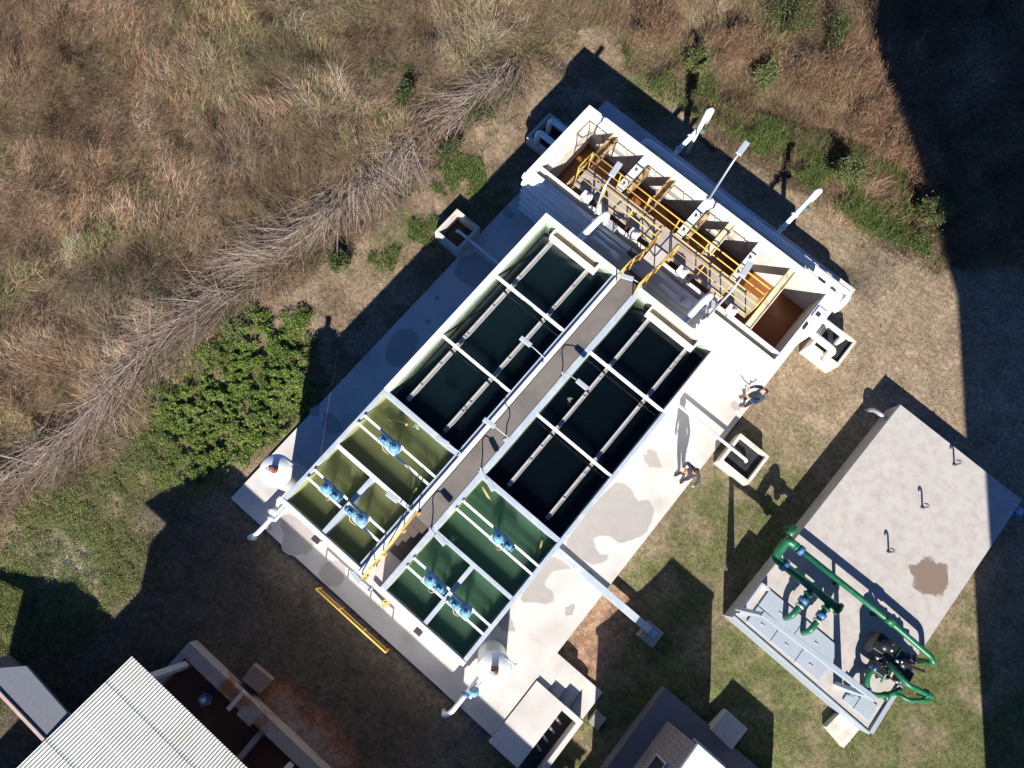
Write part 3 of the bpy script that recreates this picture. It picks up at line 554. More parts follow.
# ------------------------------------------------------------------ walkway, stair, bridge, handrails
t = thing('walkway', 'dark brown deck walkway running between the two settling basins', 'walkway', (2.74, YB, ZP))
MB().box(2.742, 3.258, -8.45, -.02, HW - .12, HW - .02).build('deck', DECK, t)
MB().box(2.742, 2.765, -8.45, -.02, HW - .02, HW + .015).build('kerb', DARK, t)
MB().box(2.742, 3.258, -8.45, -.02, ZP, HW - .125).build('deck_support', GREYC, t)
t = thing('staircase', 'brown steps falling from the walkway to a pale landing between the basins', 'stairs', (2.74, YB, ZP))
for k in range(5): MB().box(2.742, 3.258, -8.66 - k * .21, -8.455 - k * .21, HW - .22 - k * .12, HW - .10 - k * .12).build('tread', TREAD, t, .008)
MB().box(2.742, 3.258, YB, -9.51, ZP, HW - .66).build('landing', LAND, t)
def rail_run(name, label, pts, h, posts, m=YEL, cat='handrail', r=.017, mids=1, group=None, zb=None):
    t = thing(name, label, cat, pts[0], group); P_ = [Vector(p) for p in pts]
    for k in range(mids + 1):
        hh = h * (1 - .48 * k); mb = MB(); mb.tube([p + Vector((0, 0, hh)) for p in P_], r if k == 0 else r * .8, 8, .02); mb.build('top_rail' if k == 0 else 'mid_rail', m, t)
    for a in posts:
        i = min(int(a), len(P_) - 2); q = P_[i].lerp(P_[i + 1], a - i); mb = MB(); mb.tube([q, q + Vector((0, 0, h))], r * .95, 8); mb.obox((q.x, q.y, q.z + .01), (.09, .09, .015)); mb.build('post', m, t)
    return t
HG = 'yellow handrails of the water works'
rail_run('handrail', 'yellow handrail beside the brown steps on the white parapet', [(2.80, -8.35, HW + .03), (2.80, -8.9, HW - .1), (2.80, -10.38, HW - .62)], .8, [0, 1, 1.5, 2], group=HG)
rail_run('guard_rail', 'low yellow guard rail standing in shadow below the apron edge', [(1.72, -11.72, -.02), (4.32, -11.72, -.02)], .95, [0, .33, .67, 1], group=HG, r=.025)

# filter block ---------------------------------------------------------------
HF = 2.65
t = thing('filter_block', 'raised white concrete filter block of four rust brown cells', 'filter', (-1.6, 1.2, ZP)); FB = t
MB().box(-1.6, -1.37, 1.2, 4.2, ZP, HF).build('wall', WHT, t, .012)
MB().box(7.44, 7.60, 1.2, 4.2, ZP, HF).build('wall', WHT, t, .012); MB().box(7.602, 7.88, 2.85, 4.2, ZP, HF - .004).build('wall_block', WHT, t, .012)
MB().box(-1.37, 7.44, 3.97, 4.2, ZP, HF).build('wall', WHT, t, .012)
MB().box(-1.37, 7.44, 1.2, 1.35, ZP, HF).build('front_wall', WHT, t, .012)
MB().box(-1.37, 7.44, 1.56, 1.63, .3, HF - .02).build('channel_wall', WHT, t, .008)
MB().box(-1.37, 7.44, 1.35, 1.56, ZP, HF - .5).build('channel', CHAN, t)
for k in range(6):
    z = .17 + k * .40; mb = MB(); prof = [(1.2, z + .04), (1.11, z + .07), (1.06, z + .18), (1.09, z + .28), (1.2, z + .34)]
    vs = [(-1.66, a, b) for a, b in prof] + [(7.58, a, b) for a, b in prof]; mb.add(vs, [(i, i + 1, 6 + i, 5 + i) for i in range(4)] + [(4, 3, 2, 1, 0), (5, 6, 7, 8, 9), (0, 5, 9, 4)], False); mb.build('facade_rib', WHT, t)
for a, b in ((.72, .95), (2.97, 3.2), (5.0, 5.18)): MB().box(a, b, 1.63, 3.97, .3, HF - .003).build('partition', CELLM, t, .01); MB().box(a, b, 1.63, 3.97, HF - .002, HF + .02).build('partition_cap', WHT, t)
mb = MB(); mb.box(-1.37, 7.44, 3.955, 3.969, .4, HF - .25); mb.box(-1.369, -1.355, 1.64, 3.95, .4, HF - .2); mb.box(7.425, 7.439, 1.64, 3.95, .4, HF - .05); mb.build('cell_lining', CELLM, t)
MB().box(-1.36, 7.42, 1.64, 3.95, .2, .3).build('cell_floor', CELLM, t)
mb = MB()
for a, b in ((-1.36, .72), (.95, 2.97), (3.2, 5.0), (5.18, 7.43)): mb.add([(a, 1.63, 1.22), (b, 1.63, 1.22), (b, 3.96, 1.22), (a, 3.96, 1.22)], [(0, 1, 2, 3)])
struct(mb, 'brown_water', BRW)
MB().box(-1.355, -1.16, 1.64, 3.95, 1.3, HF - .3).build('ledge', mat('pale_ledge', (.60, .55, .48), .8, var=.1, stain=(.42, .30, .18), sscale=3, slo=.56, shi=.7), t, .01)
for x, m, y0 in ((-.35, RUSTT, 1.7), (1.85, RUSTT, 1.7), (4.07, CREAM, 1.7), (6.3, CREAM, 1.64)):
    mb = MB(); mb.box(x - .11, x - .075, y0, 3.95, HF - .35, HF - .05); mb.box(x + .075, x + .11, y0, 3.95, HF - .35, HF - .05); mb.box(x - .075, x + .075, y0, 3.95, HF - .35, HF - .24 if m is RUSTT else HF - .09); mb.build('wash_trough', m, t)
for x in (1.06, 3.31):
    mb = MB(); mb.box(x - .06, x + .05, 1.64, 3.85, HF - .55, HF - .16); mb.build('wash_trough', RUSTT, t, .01)
for x in (.83, 3.08, 5.08):
    for y in (2.75, 3.35): MB().lathe([(.05, 0), (.05, .05), (.03, .09)], (x + .05, y, HF + .02), 10).build('valve_cap', GALV, t)
for x in (-.9, .1, 1.2, 2.3, 3.5, 4.6):
    MB().tube([(x, 3.93, HF - .1), (x + .2, 3.93, HF - .8)], .015, 6).build('hanger_rod', GALV, t)
# service deck with railing on the filters
ZD = 2.74
t = thing('service_platform', 'pale deck platform with yellow railing standing over the filter cells', 'platform', (0, 1.7, ZD))
MB().box(-.27, 6.06, 1.78, 2.45, ZD - .08, ZD).build('deck', mat('pale_deck', (.35, .305, .285), .85, var=.14, scale=3, stain=(.26, .22, .20), sscale=1.5), t)
for y, bp in ((2.42, 1), (1.80, 0)):
    segs = [(-.25, 6.04)] if bp else [(-.25, 2.68), (3.34, 6.04)]
    for a, b in segs:
        for h, r in ((.92, .022), (.50, .018), (.08, .016)): MB().tube([(a, y, ZD + h), (b, y, ZD + h)], r, 8).build('rail', YEL, t)
        n = max(2, round((b - a) / 1.0)); 
        for k in range(n + 1): x = a + (b - a) * k / n; MB().tube([(x, y, ZD), (x, y, ZD + .92)], .02, 8).build('post', YEL, t)
for x in (-.25, 6.04):
    for h, r in ((.92, .016), (.50, .013)): MB().tube([(x, 1.8, ZD + h), (x, 2.42, ZD + h)], r, 8).build('rail', YEL, t)
for x in (.4, 2.0, 3.8, 5.6): MB().box(x - .12, x + .12, 1.62, 1.78, ZD - .3, ZD - .1).build('bracket', DARK, t)
AG = 'white actuator boxes along the filter platform'
for x, lab in ((.36, 'white actuator box nearest the corner lamp end of the platform'), (2.12, 'white actuator box just left of the yellow bridge rails'), (3.86, 'white actuator box just right of the yellow bridge rails'), (5.62, 'white actuator box nearest the lone cream trough')):
    t = thing('actuator', lab, 'actuator', (x, 1.5, HF), AG)
    MB().obox((x, 1.52, ZD + .32), (.30, .22, .22)).build('housing', WPIPE, t, .02); MB().tube([(x, 1.52, ZD - .1), (x, 1.52, ZD + .22)], .045, 10).build('stem', GALV, t)
    MB().lathe([(.05, 0), (.07, .02), (.07, .05), (.02, .08)], (x + .06, 1.52, ZD + .43), 12).build('cap', LAMPG, t)
    MB().obox((x - .05, 1.40, ZD + .28), (.14, .06, .12)).build('terminal_box', GALV, t)
# bridge from walkway to platform
t = thing('bridge', 'short pale bridge stepping down from the walkway to the filter platform', 'footbridge', (2.74, 0, ZD))
for k in range(3): MB().box(2.742, 3.258, -.015 + k * .22, .2 + k * .22, HW - .35 - k * .25, HW - .20 - k * .25).build('step', TREAD if k < 2 else LAND, t)
MB().box(2.742, 3.258, .645, 1.775, ZD - .03, ZD + .10).build('deck', LAND, t)
for x in (2.72, 3.30):
    MB().tube([(x, -.35, HW + .8), (x, .1, HW + .75), (x, 1.0, ZD + .95), (x, 1.8, ZD + .92)], .022, 8, .1).build('top_rail', YEL, t)
    MB().tube([(x, -.35, HW + .4), (x, .1, HW + .38), (x, 1.0, ZD + .5), (x, 1.8, ZD + .48)], .018, 8, .1).build('mid_rail', YEL, t)
    MB().bar((x, .0, HW - .35), (x, .75, ZD), .03, .16).build('stringer', YEL, t)
    for y, zb, zt in ((-.33, HW, HW + .8), (.35, HW - .6, HW + .52), (1.0, ZD, ZD + .95), (1.78, ZD, ZD + .92)): MB().tube([(x, y, zb), (x, y, zt)], .02, 8).build('post', YEL, t)

# elbows and valve runs between basins and filters
EG = 'white inlet elbows between basins and filter channel'
for x, lab in ((1.05, 'fat white elbow pipe from the teal basin into the filter channel'), (4.73, 'fat white elbow pipe from the black water basin into the filter channel')):
    t = thing('inlet_pipe', lab, 'pipe', (x, .5, 1), EG)
    MB().tube([(x + .06, .0, 3.5), (x + .06, .02, 3.5), (x + .1, .95, 3.5), (x + .16, 1.3, 3.5), (x + .17, 1.44, 2.3)], .10, 14, .16).build('elbow', WPIPE, t)
    MB().tube([(x + .06, .02, 3.5), (x + .06, .08, 3.5)], .15, 14).build('flange', GALV, t)
    MB().obox((x + .38, 1.42, 2.78), (.34, .2, .16)).build('gate', GALV, t); MB().tube([(x + .5, 1.42, 2.8), (x + .5, 1.42, 3.1)], .02, 8).build('spindle', GALV, t)
t = thing('backwash_line', 'grey valve pipe with white handwheel left of the bridge', 'pipe', (1.6, .9, 2), 'backwash pipes between basins and filters')
MB().tube([(1.2, 1.02, 2.72), (2.6, 1.02, 2.72)], .07, 12).build('pipe', GALV, t); MB().tube([(1.2, .88, 2.66), (2.2, .88, 2.66)], .05, 12).build('pipe', WPIPE, t)
MB().obox((2.45, 1.15, 2.78), (.3, .2, .2)).build('valve', DARK, t)
for k in range(5):
    a = k * .7; MB().tube([(2.05 + .16 * math.cos(a), .78 + .1 * math.sin(a), 2.72 + .02 * k), (2.05 - .16 * math.cos(a + .5), .78 - .1 * math.sin(a), 2.78)], .035, 8).build('handwheel_spoke', WPIPE, t)
t = thing('backwash_line', 'white backwash pipe lying along the facade right of the bridge', 'pipe', (3.4, .9, 2), 'backwash pipes between basins and filters')
MB().tube([(3.36, .95, 2.68), (4.45, .95, 2.68), (4.62, 1.08, 2.68)], .07, 12, .05).build('pipe', WPIPE, t)
for x in (3.5, 4.35): MB().obox((x, 1.0, 2.68), (.07, .2, .17)).build('clamp', GALV, t)
MB().obox((3.95, 1.46, 2.86), (.22, .18, .18)).build('valve', DARK, t)

# outlet pipes at the back and at both ends
t = thing('outlet_header', 'long white header pipe along the back wall of the filter block', 'pipe', (0, 5.3, ZP))
MB().tube([(.05, 5.6, .2), (.05, 5.6, .8), (8.28, 5.6, .8), (8.28, 5.2, .8), (8.28, 5.15, .1)], .115, 14, .26).build('pipe', WPIPE, t)
for x in (2.3, 4.4, 6.7): MB().tube([(x, 5.6, .8), (x + .07, 5.6, .8)], .16, 14).build('flange', WPIPE, t)
for x in (.6, 3.2, 5.8, 7.6): MB().box(x - .1, x + .1, 5.5, 5.7, ZP, .685).build('support', WHT, t)
VG = 'white outlet pipes reaching out from the header behind the filters'
for x, lab in ((1.06, 'white outlet pipe reaching into the brush behind the second filter cell'), (5.30, 'white outlet pipe reaching into the brush behind the last filter cell')):
    t = thing('outlet_pipe', lab, 'pipe', (x, 6, ZP), VG)
    MB().tube([(x, 5.72, .75), (x + .08, 6.85, 1.0), (x + .09, 7.0, 1.05), (x + .09, 7.0, 1.95), (x + .16, 7.14, 1.95), (x + .17, 7.15, 1.25)], .08, 12, .09).build('pipe', WPIPE, t)
    for k in (.25, .75): MB().tube([(x + .08 * k, 5.72 + 1.13 * k, .75 + .25 * k), (x + .08 * k, 5.78 + 1.13 * k, .763 + .25 * k)], .12, 12).build('flange', WPIPE if k > .5 else GALV, t)
    MB().box(x + .03, x + .15, 6.92, 7.04, -.6, .95).build('support', WHT, t)
    MB().lathe([(.10, 0), (.12, .02), (.12, .09), (.05, .12)], (x + .2, 7.1, .8), 12).build('valve', mat('faded_green', (.06, .11, .08), .6), t)
UG = 'white discharge pipes bending down into the concrete boxes'
for x0, x1, y, r, lab in ((7.88, 8.85, 3.42, .115, 'thicker white discharge pipe into the box right of the filters'), (7.88, 8.85, 4.02, .09, 'thinner white discharge pipe into the box right of the filters'), (-1.6, -2.62, 3.15, .10, 'discharge pipe into the shaded box left of the filters, nearer the basins'), (-1.6, -2.62, 3.75, .085, 'discharge pipe into the shaded box left of the filters, farther from the basins')):
    s = 1 if x1 > x0 else -1
    t = thing('discharge_pipe', lab, 'pipe', (x0, y, 1.2), UG)
    MB().tube([(x0, y, 1.35), (x1, y, 1.35), (x1 + .02 * s, y, .6)], r, 14, .2).build('pipe', WPIPE, t)
    MB().tube([(x0, y, 1.35), (x0 + .06 * s, y, 1.35)], r * 1.5, 14).build('flange', WPIPE, t)
single(MB().tube([(-1.6, 4.45, 1.1), (-2.0, 4.45, 1.1), (-2.02, 4.45, .0)], .13, 14, .2), 'drain_pipe', WPIPE, 'fat shaded drain elbow at the back corner of the filter block', 'pipe')
t = thing('drain_cover', 'white plate with square holes on the right wall of the filter block', 'cover', (7.6, 3.2, HF))
MB().box(7.50, 7.80, 3.1, 3.5, HF + .002, HF + .05).build('plate', WPIPE, t); MB().box(7.55, 7.68, 3.2, 3.34, HF + .05, HF + .06).build('opening', DARK, t); MB().box(7.52, 7.57, 2.62, 2.85, HF + .002, HF + .05).build('latch', DARK, t)

# concrete boxes on the ground
BG = 'open concrete boxes around the apron'
def cbox(x0, x1, y0, y1, h, label, fl=.12):
    t = thing('drain_box', label, 'drain box', (x0, y0, 0), BG); e = .09
    mb = MB(); mb.box(x0, x1, y0, y0 + e, -.3, h); mb.box(x0, x1, y1 - e, y1, -.3, h); mb.box(x0, x0 + e, y0 + e, y1 - e, -.3, h); mb.box(x1 - e, x1, y0 + e, y1 - e, -.3, h); mb.build('wall', BOXC, t)
    MB().box(x0 + e, x1 - e, y0 + e, y1 - e, -.5, fl).build('bottom', PITW, t); return t
cbox(8.28, 9.34, 3.36, 4.42, .85, 'sunlit concrete box catching two white pipes right of the filters', .74)
cbox(8.28, 9.38, -1.34, -.24, .6, 'sunlit concrete box with one thin white pipe beside the people', .40)
cbox(-3.06, -2.08, -1.42, -.34, .6, 'shaded concrete box with one thin pipe near the teal basin', .03)
cbox(-3.10, -2.1, 3.22, 4.42, .5, 'shaded concrete box with two bent pipes left of the filters', .05)
TG = 'thin white overflow pipes from basin wall to box'
single(MB().tube([(0, -.88, .55), (-2.55, -.88, .55), (-2.6, -.88, .4)], .045, 10, .05), 'overflow_pipe', WPIPE, 'thin pale overflow pipe crossing the shaded apron to its box', 'pipe', TG)
single(MB().tube([(5.97, -.8, .62), (8.9, -.8, .62), (8.93, -.8, .45)], .05, 10, .05), 'overflow_pipe', WPIPE, 'thin white overflow pipe crossing the sunlit apron to its box', 'pipe', TG)
t = thing('overflow_channel', 'pale flat channel crossing the apron to a block on the shaded lawn', 'channel', (6, -6.5, ZP))
MB().box(5.98, 9.72, -6.63, -6.41, .17, .30).build('channel', BLUG, t, .01); MB().box(9.6, 10.12, -6.84, -6.3, -.45, .05).build('block', GREYC, t, .01); MB().box(9.72, 9.95, -6.62, -6.42, .05, .22).build('outlet', mat('outlet_blue', (.20, .30, .45), .6), t)

# ------------------------------------------------------------------ walkway lamps
LG_ = 'grey gooseneck lamps along the walkway'
def lamp(base, head, label, h=.62):
    bx, by = base; dx, dy = head[0] - bx, head[1] - by; L = math.hypot(dx, dy); ux, uy = dx / L, dy / L
    t = thing('walkway_lamp', label, 'lamp', (bx, by, HW), LG_)
    MB().tube([(bx, by, HW - .3), (bx, by, HW + .3), (bx - ux * .08, by - uy * .08, HW + .45), (bx, by, HW + h), (bx + ux * L * .6, by + uy * L * .6, HW + h + .12), (head[0] - ux * .15, head[1] - uy * .15, HW + h + .12)], [.02, .016, .014, .013, .012, .012], 8, .12).build('pole', LAMPG, t)
    MB().obox((bx, by, HW - .1), (.10, .10, .22)).build('clamp', GALV, t)
    hd = MB().obox((head[0], head[1], HW + h + .13), (.34, .13, .05), math.atan2(dy, dx)).build('lamp_head', LAMPG, t, .015)
    MB().obox((head[0] + ux * .03, head[1] + uy * .03, HW + h + .1), (.22, .10, .015), math.atan2(dy, dx)).build('lens', LENS, hd)
for b, h, lab in (((2.68, -3.40), (2.06, -3.42), 'gooseneck lamp on the parapet facing the middle of the teal water'), ((3.24, -5.55), (2.72, -5.6), 'gooseneck lamp arching right across the walkway deck'), ((3.30, -3.35), (3.84, -3.35), 'gooseneck lamp facing the middle of the black water'),
                  ((3.28, -6.55), (3.72, -6.72), 'gooseneck lamp at the wall between black water and green chamber'), ((3.28, -8.42), (3.66, -8.46), 'gooseneck lamp at the head of the small green chambers'), ((2.62, -6.6), (2.14, -6.68), 'gooseneck lamp at the wall between teal water and olive chamber'),
                  ((2.62, -8.42), (2.14, -8.46), 'gooseneck lamp at the wall between the olive chambers'), ((3.30, -.2), (2.93, -.36), 'gooseneck lamp at the bridge end of the walkway'), ((3.10, -10.42), (2.75, -10.36), 'gooseneck lamp at the foot of the stair landing')):
    lamp(b, h, lab)
def pole(x, y, z0, h, hd, label):
    t = thing('lamp_post', label, 'lamp post', (x, y, z0), 'tall lamp posts at the filter block')
    L = math.hypot(*hd); ux, uy = hd[0] / L, hd[1] / L
    MB().tube([(x, y, z0), (x, y, z0 + h - .25), (x + hd[0] * .3, y + hd[1] * .3, z0 + h), (x + hd[0], y + hd[1], z0 + h + .06)], [.035, .03, .027, .025], 10, .25).build('pole', LAMPG, t)
    MB().lathe([(.09, 0), (.09, .03)], (x, y, z0), 12).build('base_plate', GALV, t)
    o = MB().obox((x + hd[0] + ux * .2, y + hd[1] + uy * .2, z0 + h + .07), (.48, .17, .07), math.atan2(hd[1], hd[0])).build('lamp_head', LAMPG, t, .02)
    MB().obox((x + hd[0] + ux * .24, y + hd[1] + uy * .24, z0 + h + .03), (.34, .13, .015), math.atan2(hd[1], hd[0])).build('lens', LENS, o)
pole(.94, 1.10, HF - .1, 2.35, (-.05, .38), 'tall lamp post leaning over the first half of the yellow platform')
pole(5.23, 1.12, HF - .1, 2.35, (-.05, .38), 'tall lamp post over the far end of the yellow platform')
pole(3.06, 4.10, HF, 2.1, (-.02, .28), 'lone lamp post on the back wall of the filter block')

# white dosing tanks and pipes at the low end
CG = 'white dosing tanks at the low end of the basins'
def ctank(x, y, label):
    t = thing('dosing_tank', label, 'tank', (x, y, ZP), CG)
    MB().lathe([(.41, 0), (.41, 2.9), (.43, 2.92), (.43, 2.98), (.40, 3.0), (.30, 3.08), (.15, 3.14), (.09, 3.15)], (x, y, ZP), 32).build('body', TANKP, t)
    c = MB().lathe([(.10, 0), (.10, .06), (.085, .08), (.085, .34), (.07, .36)], (x, y, ZP + 3.13), 16).build('cap', RUBR, t)
    MB().obox((x - .05, y - .06, ZP + 3.50), (.10, .08, .04), .5).build('fitting', GALV, c)
    MB().tube([(x, y + .38, ZP + 3.02), (x + .3, y + .40, ZP + 3.0), (x + .42, y + .40, 2.4)], .02, 8, .1).build('feed_hose', GALV, t)
ctank(6.66, -9.96, 'white dosing tank standing on the sunlit apron by the green chambers'); ctank(-.80, -9.90, 'white dosing tank standing by the olive chambers near the weeds')
PG = 'white drain pipes with blue valves at the low end'
for s, (x, lab) in enumerate(((-.62, 'white drain pipe dropping off the apron by the weeds'), (6.72, 'white drain pipe with blue valve beside the sunlit dosing tank'))):
    t = thing('drain_line', lab, 'pipe', (x, -11, ZP), PG); z = .75
    MB().tube([(x, -10.3, z), (x, -11.75, z), (x - .1, -11.95, z), (x - .12, -11.97, -.1)], .07, 12, .14).build('pipe', WPIPE, t)
    MB().tube([(x, -11.1, z), (x, -11.2, z)], .11, 12).build('flange', LAMPG if s == 0 else BLUF, t)
    MB().tube([(x + .14, -10.4, z + .05), (x + .14, -11.15, z + .05)], .04, 10).build('branch_pipe', WPIPE, t)
    v = MB().lathe([(.12, 0), (.14, .03), (.14, .10), (.06, .14), (.03, .3)], (x + (.12 if s else -.1), -10.95, z + .02), 14).build('valve', MOTB if s else GALV, t)
    MB().box(x - .06, x + .06, -11.5, -11.4, ZP, z - .06).build('support', GREYC, t)
t = thing('sluice_gate', 'yellow handwheel on a dark bracket at the foot of the green chambers', 'handwheel', (3.6, -10.5, ZP))
tor = [(3.60 + .085 * math.cos(a), -10.48 + .085 * math.sin(a), 3.55) for a in [k * .3 for k in range(22)]]; MB().tube(tor, .016, 8).build('wheel', YEL, t)
for a in (0, 1.57, 3.14, 4.71): MB().tube([(3.60, -10.48, 3.55), (3.60 + .085 * math.cos(a), -10.48 + .085 * math.sin(a), 3.55)], .014, 6).build('spoke', YEL, t)
MB().tube([(3.60, -10.48, 3.56), (3.60, -10.48, .3)], .025, 8).build('stem', GALV, t); MB().bar((3.1, -10.44, 3.4), (3.60, -10.48, 3.4), .06, .06).build('bracket', DARK, t)
GG = 'small dark sluice handles on the low end wall of the basins'
for x, lab in ((1.31, 'small dark sluice handle below the olive chambers'), (4.64, 'small dark sluice handle below the green chambers')):
    single(MB().box(x - .1, x + .1, YB - .16, YB - .03, HW - .15, HW).tube([(x, YB - .1, HW - .1), (x, YB - .1, .2)], .02, 8), 'sluice_valve', DARK, lab, 'handle', GG)

# valve chamber and steps at the corner of the apron
t = thing('valve_chamber', 'pale concrete valve chamber with a dark open slot beside the apron corner', 'chamber', (7.9, -11.6, -.4))
MB().prism([(8.075, -9.66), (8.075, -11.75), (9.12, -11.75), (9.12, -9.66)], -.9, .20).build('slab', PADM, t, .012); MB().box(9.12, 9.78, -9.82, -9.66, -.9, .20).build('wall', PADM, t)
MB().box(9.64, 9.78, -11.75, -9.82, -.9, .20).build('wall', PADM, t); MB().box(9.12, 9.64, -11.75, -9.82, -.9, -.36).build('bottom', PITW, t)
for k, y in enumerate((-10.1, -10.4, -10.7, -11.0)): MB().tube([(9.2, y, -.26), (9.42, y - .05, -.2)], [.04, .03], 8).build('valve_spindle', mat('dull_pipe', (.34, .33, .31), .6), t)
t = thing('concrete_steps', 'low concrete steps beside the valve chamber, streaked with jagged shadow', 'steps', (8.07, -9.6, -.5))
for k, (x0, x1, z) in enumerate(((8.075, 8.5, .06), (8.5, 8.9, -.1), (8.9, 9.3, -.26), (9.3, 9.85, -.40))): MB().box(x0, x1, -9.65, -8.72, -.9, z).build('step', PADM, t, .01)
single(MB().box(10.0, 10.35, -9.6, -9.2, -.8, -.3), 'loose_block', GREYC, 'small loose concrete block in the shade beside the concrete steps', 'block', None, (9.9, -9.3, -.4), .01)

# ------------------------------------------------------------------ the ground tank on the right
t = thing('ground_tank', 'broad low concrete tank with pale roof and blue grey hatch plates', 'tank', (11.2, -4.8, 0)); GT = t
ZT = .82; quad = [(11.14, -4.70), (15.86, -4.75), (15.95, 3.62), (11.50, 3.66)]
MB().prism([(11.26, -3.0), (11.19, -4.70), (15.86, -4.75), (15.95, 3.62), (11.50, 3.66)], -.3, ZT).build('roof_slab', ROOFC, t, .015)
mb = MB(); mb.prism([(11.17, -4.77), (15.92, -4.82), (15.92, -4.755), (11.17, -4.705)], -.3, ZT + .05); mb.build('parapet', PLATE, t, .008)
MB().prism([(15.87, -4.75), (15.99, -4.75), (15.95, -2.9), (15.83, -2.9)], ZT + .003, ZT + .07).build('parapet', PLATE, t)
for (a, b, c, d) in ((11.55, 12.78, -4.02, -3.47), (12.8, 14.04, -4.02, -3.47), (11.55, 12.35, -4.6, -4.06), (12.37, 13.2, -4.6, -4.06), (13.22, 14.04, -4.6, -4.06)):
    h = MB().box(a, b, c, d, ZT + .003, ZT + .06).build('hatch', PLATE, t, .006)
    MB().box((a + b) / 2 - .06, (a + b) / 2 + .06, c + .2, c + .23, ZT + .06, ZT + .085).build('handle', GALV, h)
for (a, b, c, d) in ((15.2, 15.7, -4.55, -4.05), (14.85, 15.18, -4.55, -4.2)): MB().box(a, b, c, d, ZT + .003, ZT + .05).build('hatch', PLATE, t, .006)
mb = MB(); mb.box(11.2, 11.26, -4.6, -3.5, ZT, ZT + .25); mb.box(11.26, 11.5, -3.55, -3.49, ZT, ZT + .25); mb.build('hatch_frame', LAMPG, t)
cx, cy = at(930, 577, ZT); mb = MB(); mb.add([(cx + .95 * math.cos(a), cy + .85 * math.sin(a), ZT + .004) for a in [k * 2 * math.pi / 40 for k in range(40)]], [tuple(range(40))])
def stain_mat(cx, cy, rad):
    m = bpy.data.materials.new('soft_brown_stain'); m.use_nodes = True; T = m.node_tree; N = T.nodes; L = T.links; b = N['Principled BSDF']; b.inputs['Base Color'].default_value = (.20, .145, .105, 1); b.inputs['Roughness'].default_value = .8
    g = N.new('ShaderNodeNewGeometry'); d = N.new('ShaderNodeVectorMath'); d.operation = 'DISTANCE'; d.inputs[1].default_value = (cx, cy, ZT + .004); L.new(g.outputs['Position'], d.inputs[0])
    n = N.new('ShaderNodeTexNoise'); n.inputs['Scale'].default_value = 2.6; n.inputs['Detail'].default_value = 6; L.new(g.outputs['Position'], n.inputs['Vector'])
    ad = N.new('ShaderNodeMath'); ad.operation = 'MULTIPLY_ADD'; ad.inputs[1].default_value = .9; L.new(n.outputs[0], ad.inputs[0]); L.new(d.outputs['Value'], ad.inputs[2])
    r = N.new('ShaderNodeMapRange'); r.inputs[1].default_value = rad + .40; r.inputs[2].default_value = rad + .52; r.inputs[3].default_value = .85; r.inputs[4].default_value = 0; L.new(ad.outputs[0], r.inputs[0]); L.new(r.outputs[0], b.inputs['Alpha']); return m
mb.build('stain', stain_mat(cx, cy, .52), t)
VG2 = 'three hooked vents in a row on the tank roof'
for (x, y), lab in (((13.79, 3.16), 'hooked grey vent on the tank roof nearest the tall shadow'), ((13.73, 1.43), 'middle hooked grey vent on the tank roof'), ((13.65, -.32), 'hooked grey vent on the tank roof nearest the brown stain')):
    t = thing('roof_vent', lab, 'vent', (x, y, ZT), VG2)
    MB().tube([(x, y, ZT), (x, y, ZT + .36), (x - .07, y + .01, ZT + .40), (x - .12, y + .02, ZT + .34), (x - .12, y + .02, ZT + .29)], .028, 10, .05).build('pipe', mat('weathered_vent', (.17, .165, .16), .6), t)
    MB().lathe([(.06, 0), (.06, .02)], (x, y, ZT), 12).build('flange', mat('weathered_vent', (.17, .165, .16), .6), t)
single(MB().tube([(11.52, 3.1, .6), (11.2, 3.1, .6), (11.05, 3.15, .45), (11.02, 3.15, .1)], .07, 12, .12), 'overflow_elbow', GALV, 'grey overflow elbow on the shaded side of the low tank', 'pipe')
t = thing('inlet_valve', 'blue valve with elbow at the far corner of the low tank', 'valve', (16.05, 3.4, 0))
MB().tube([(15.9, 3.3, .55), (16.3, 3.35, .55), (16.32, 3.35, 0)], .09, 12, .14).build('pipe', BLUF, t); MB().tube([(16.05, 3.31, .55), (16.12, 3.32, .55)], .15, 12).build('flange', BLUF, t); MB().lathe([(.06, 0), (.12, .02), (.12, .05), (.03, .08)], (16.08, 3.32, .72), 12).build('handwheel', MOTB, t)

# green pipework
t = thing('delivery_pipe', 'long bright green pipe crossing the tank roof', 'pipe', (11.3, -2.1, 1.35)); zg = 1.35
MB().tube([(11.3, -2.12, zg), (14.6, -2.08, zg), (15.9, -2.12, zg), (16.05, -2.2, zg), (16.1, -2.25, 0)], .085, 14, .2).build('pipe', GRN, t)
MB().tube([(11.38, -2.12, zg), (11.52, -2.12, zg)], .14, 14).build('coupling', BLUF, t); MB().tube([(11.26, -2.12, zg), (11.33, -2.12, zg)], .13, 14).build('flange', GRN, t)
MB().tube([(14.35, -2.08, zg), (14.62, -2.08, zg)], .11, 14).build('sleeve', GRN, t)
for x in (12.9, 14.2): MB().box(x - .03, x + .03, -2.15, -2.05, ZT, zg - .07).build('support', VALK, t)
t = thing('suction_manifold', 'dark green pipe loop at the tank edge with two branches into the hatch', 'pipe', (11.1, -2.7, 1.2)); zl = 1.25
MB().tube([(11.3, -2.12, zg), (10.99, -2.12, zg), (10.99, -2.75, zl), (13.2, -2.72, zl)], .125, 16, .22).build('header', GRN, t)
MB().tube([(10.95, -2.0, zg), (10.98, -1.72, zg), (10.98, -1.70, .7)], .10, 12, .15).build('bend', GRN, t)
MB().tube([(11.30, -2.74, zl), (11.42, -2.74, zl)], .18, 14).build('coupling', BLUF, t); MB().tube([(13.2, -2.72, zl), (13.26, -2.72, zl)], .19, 14).build('blind_flange', GRN, t)
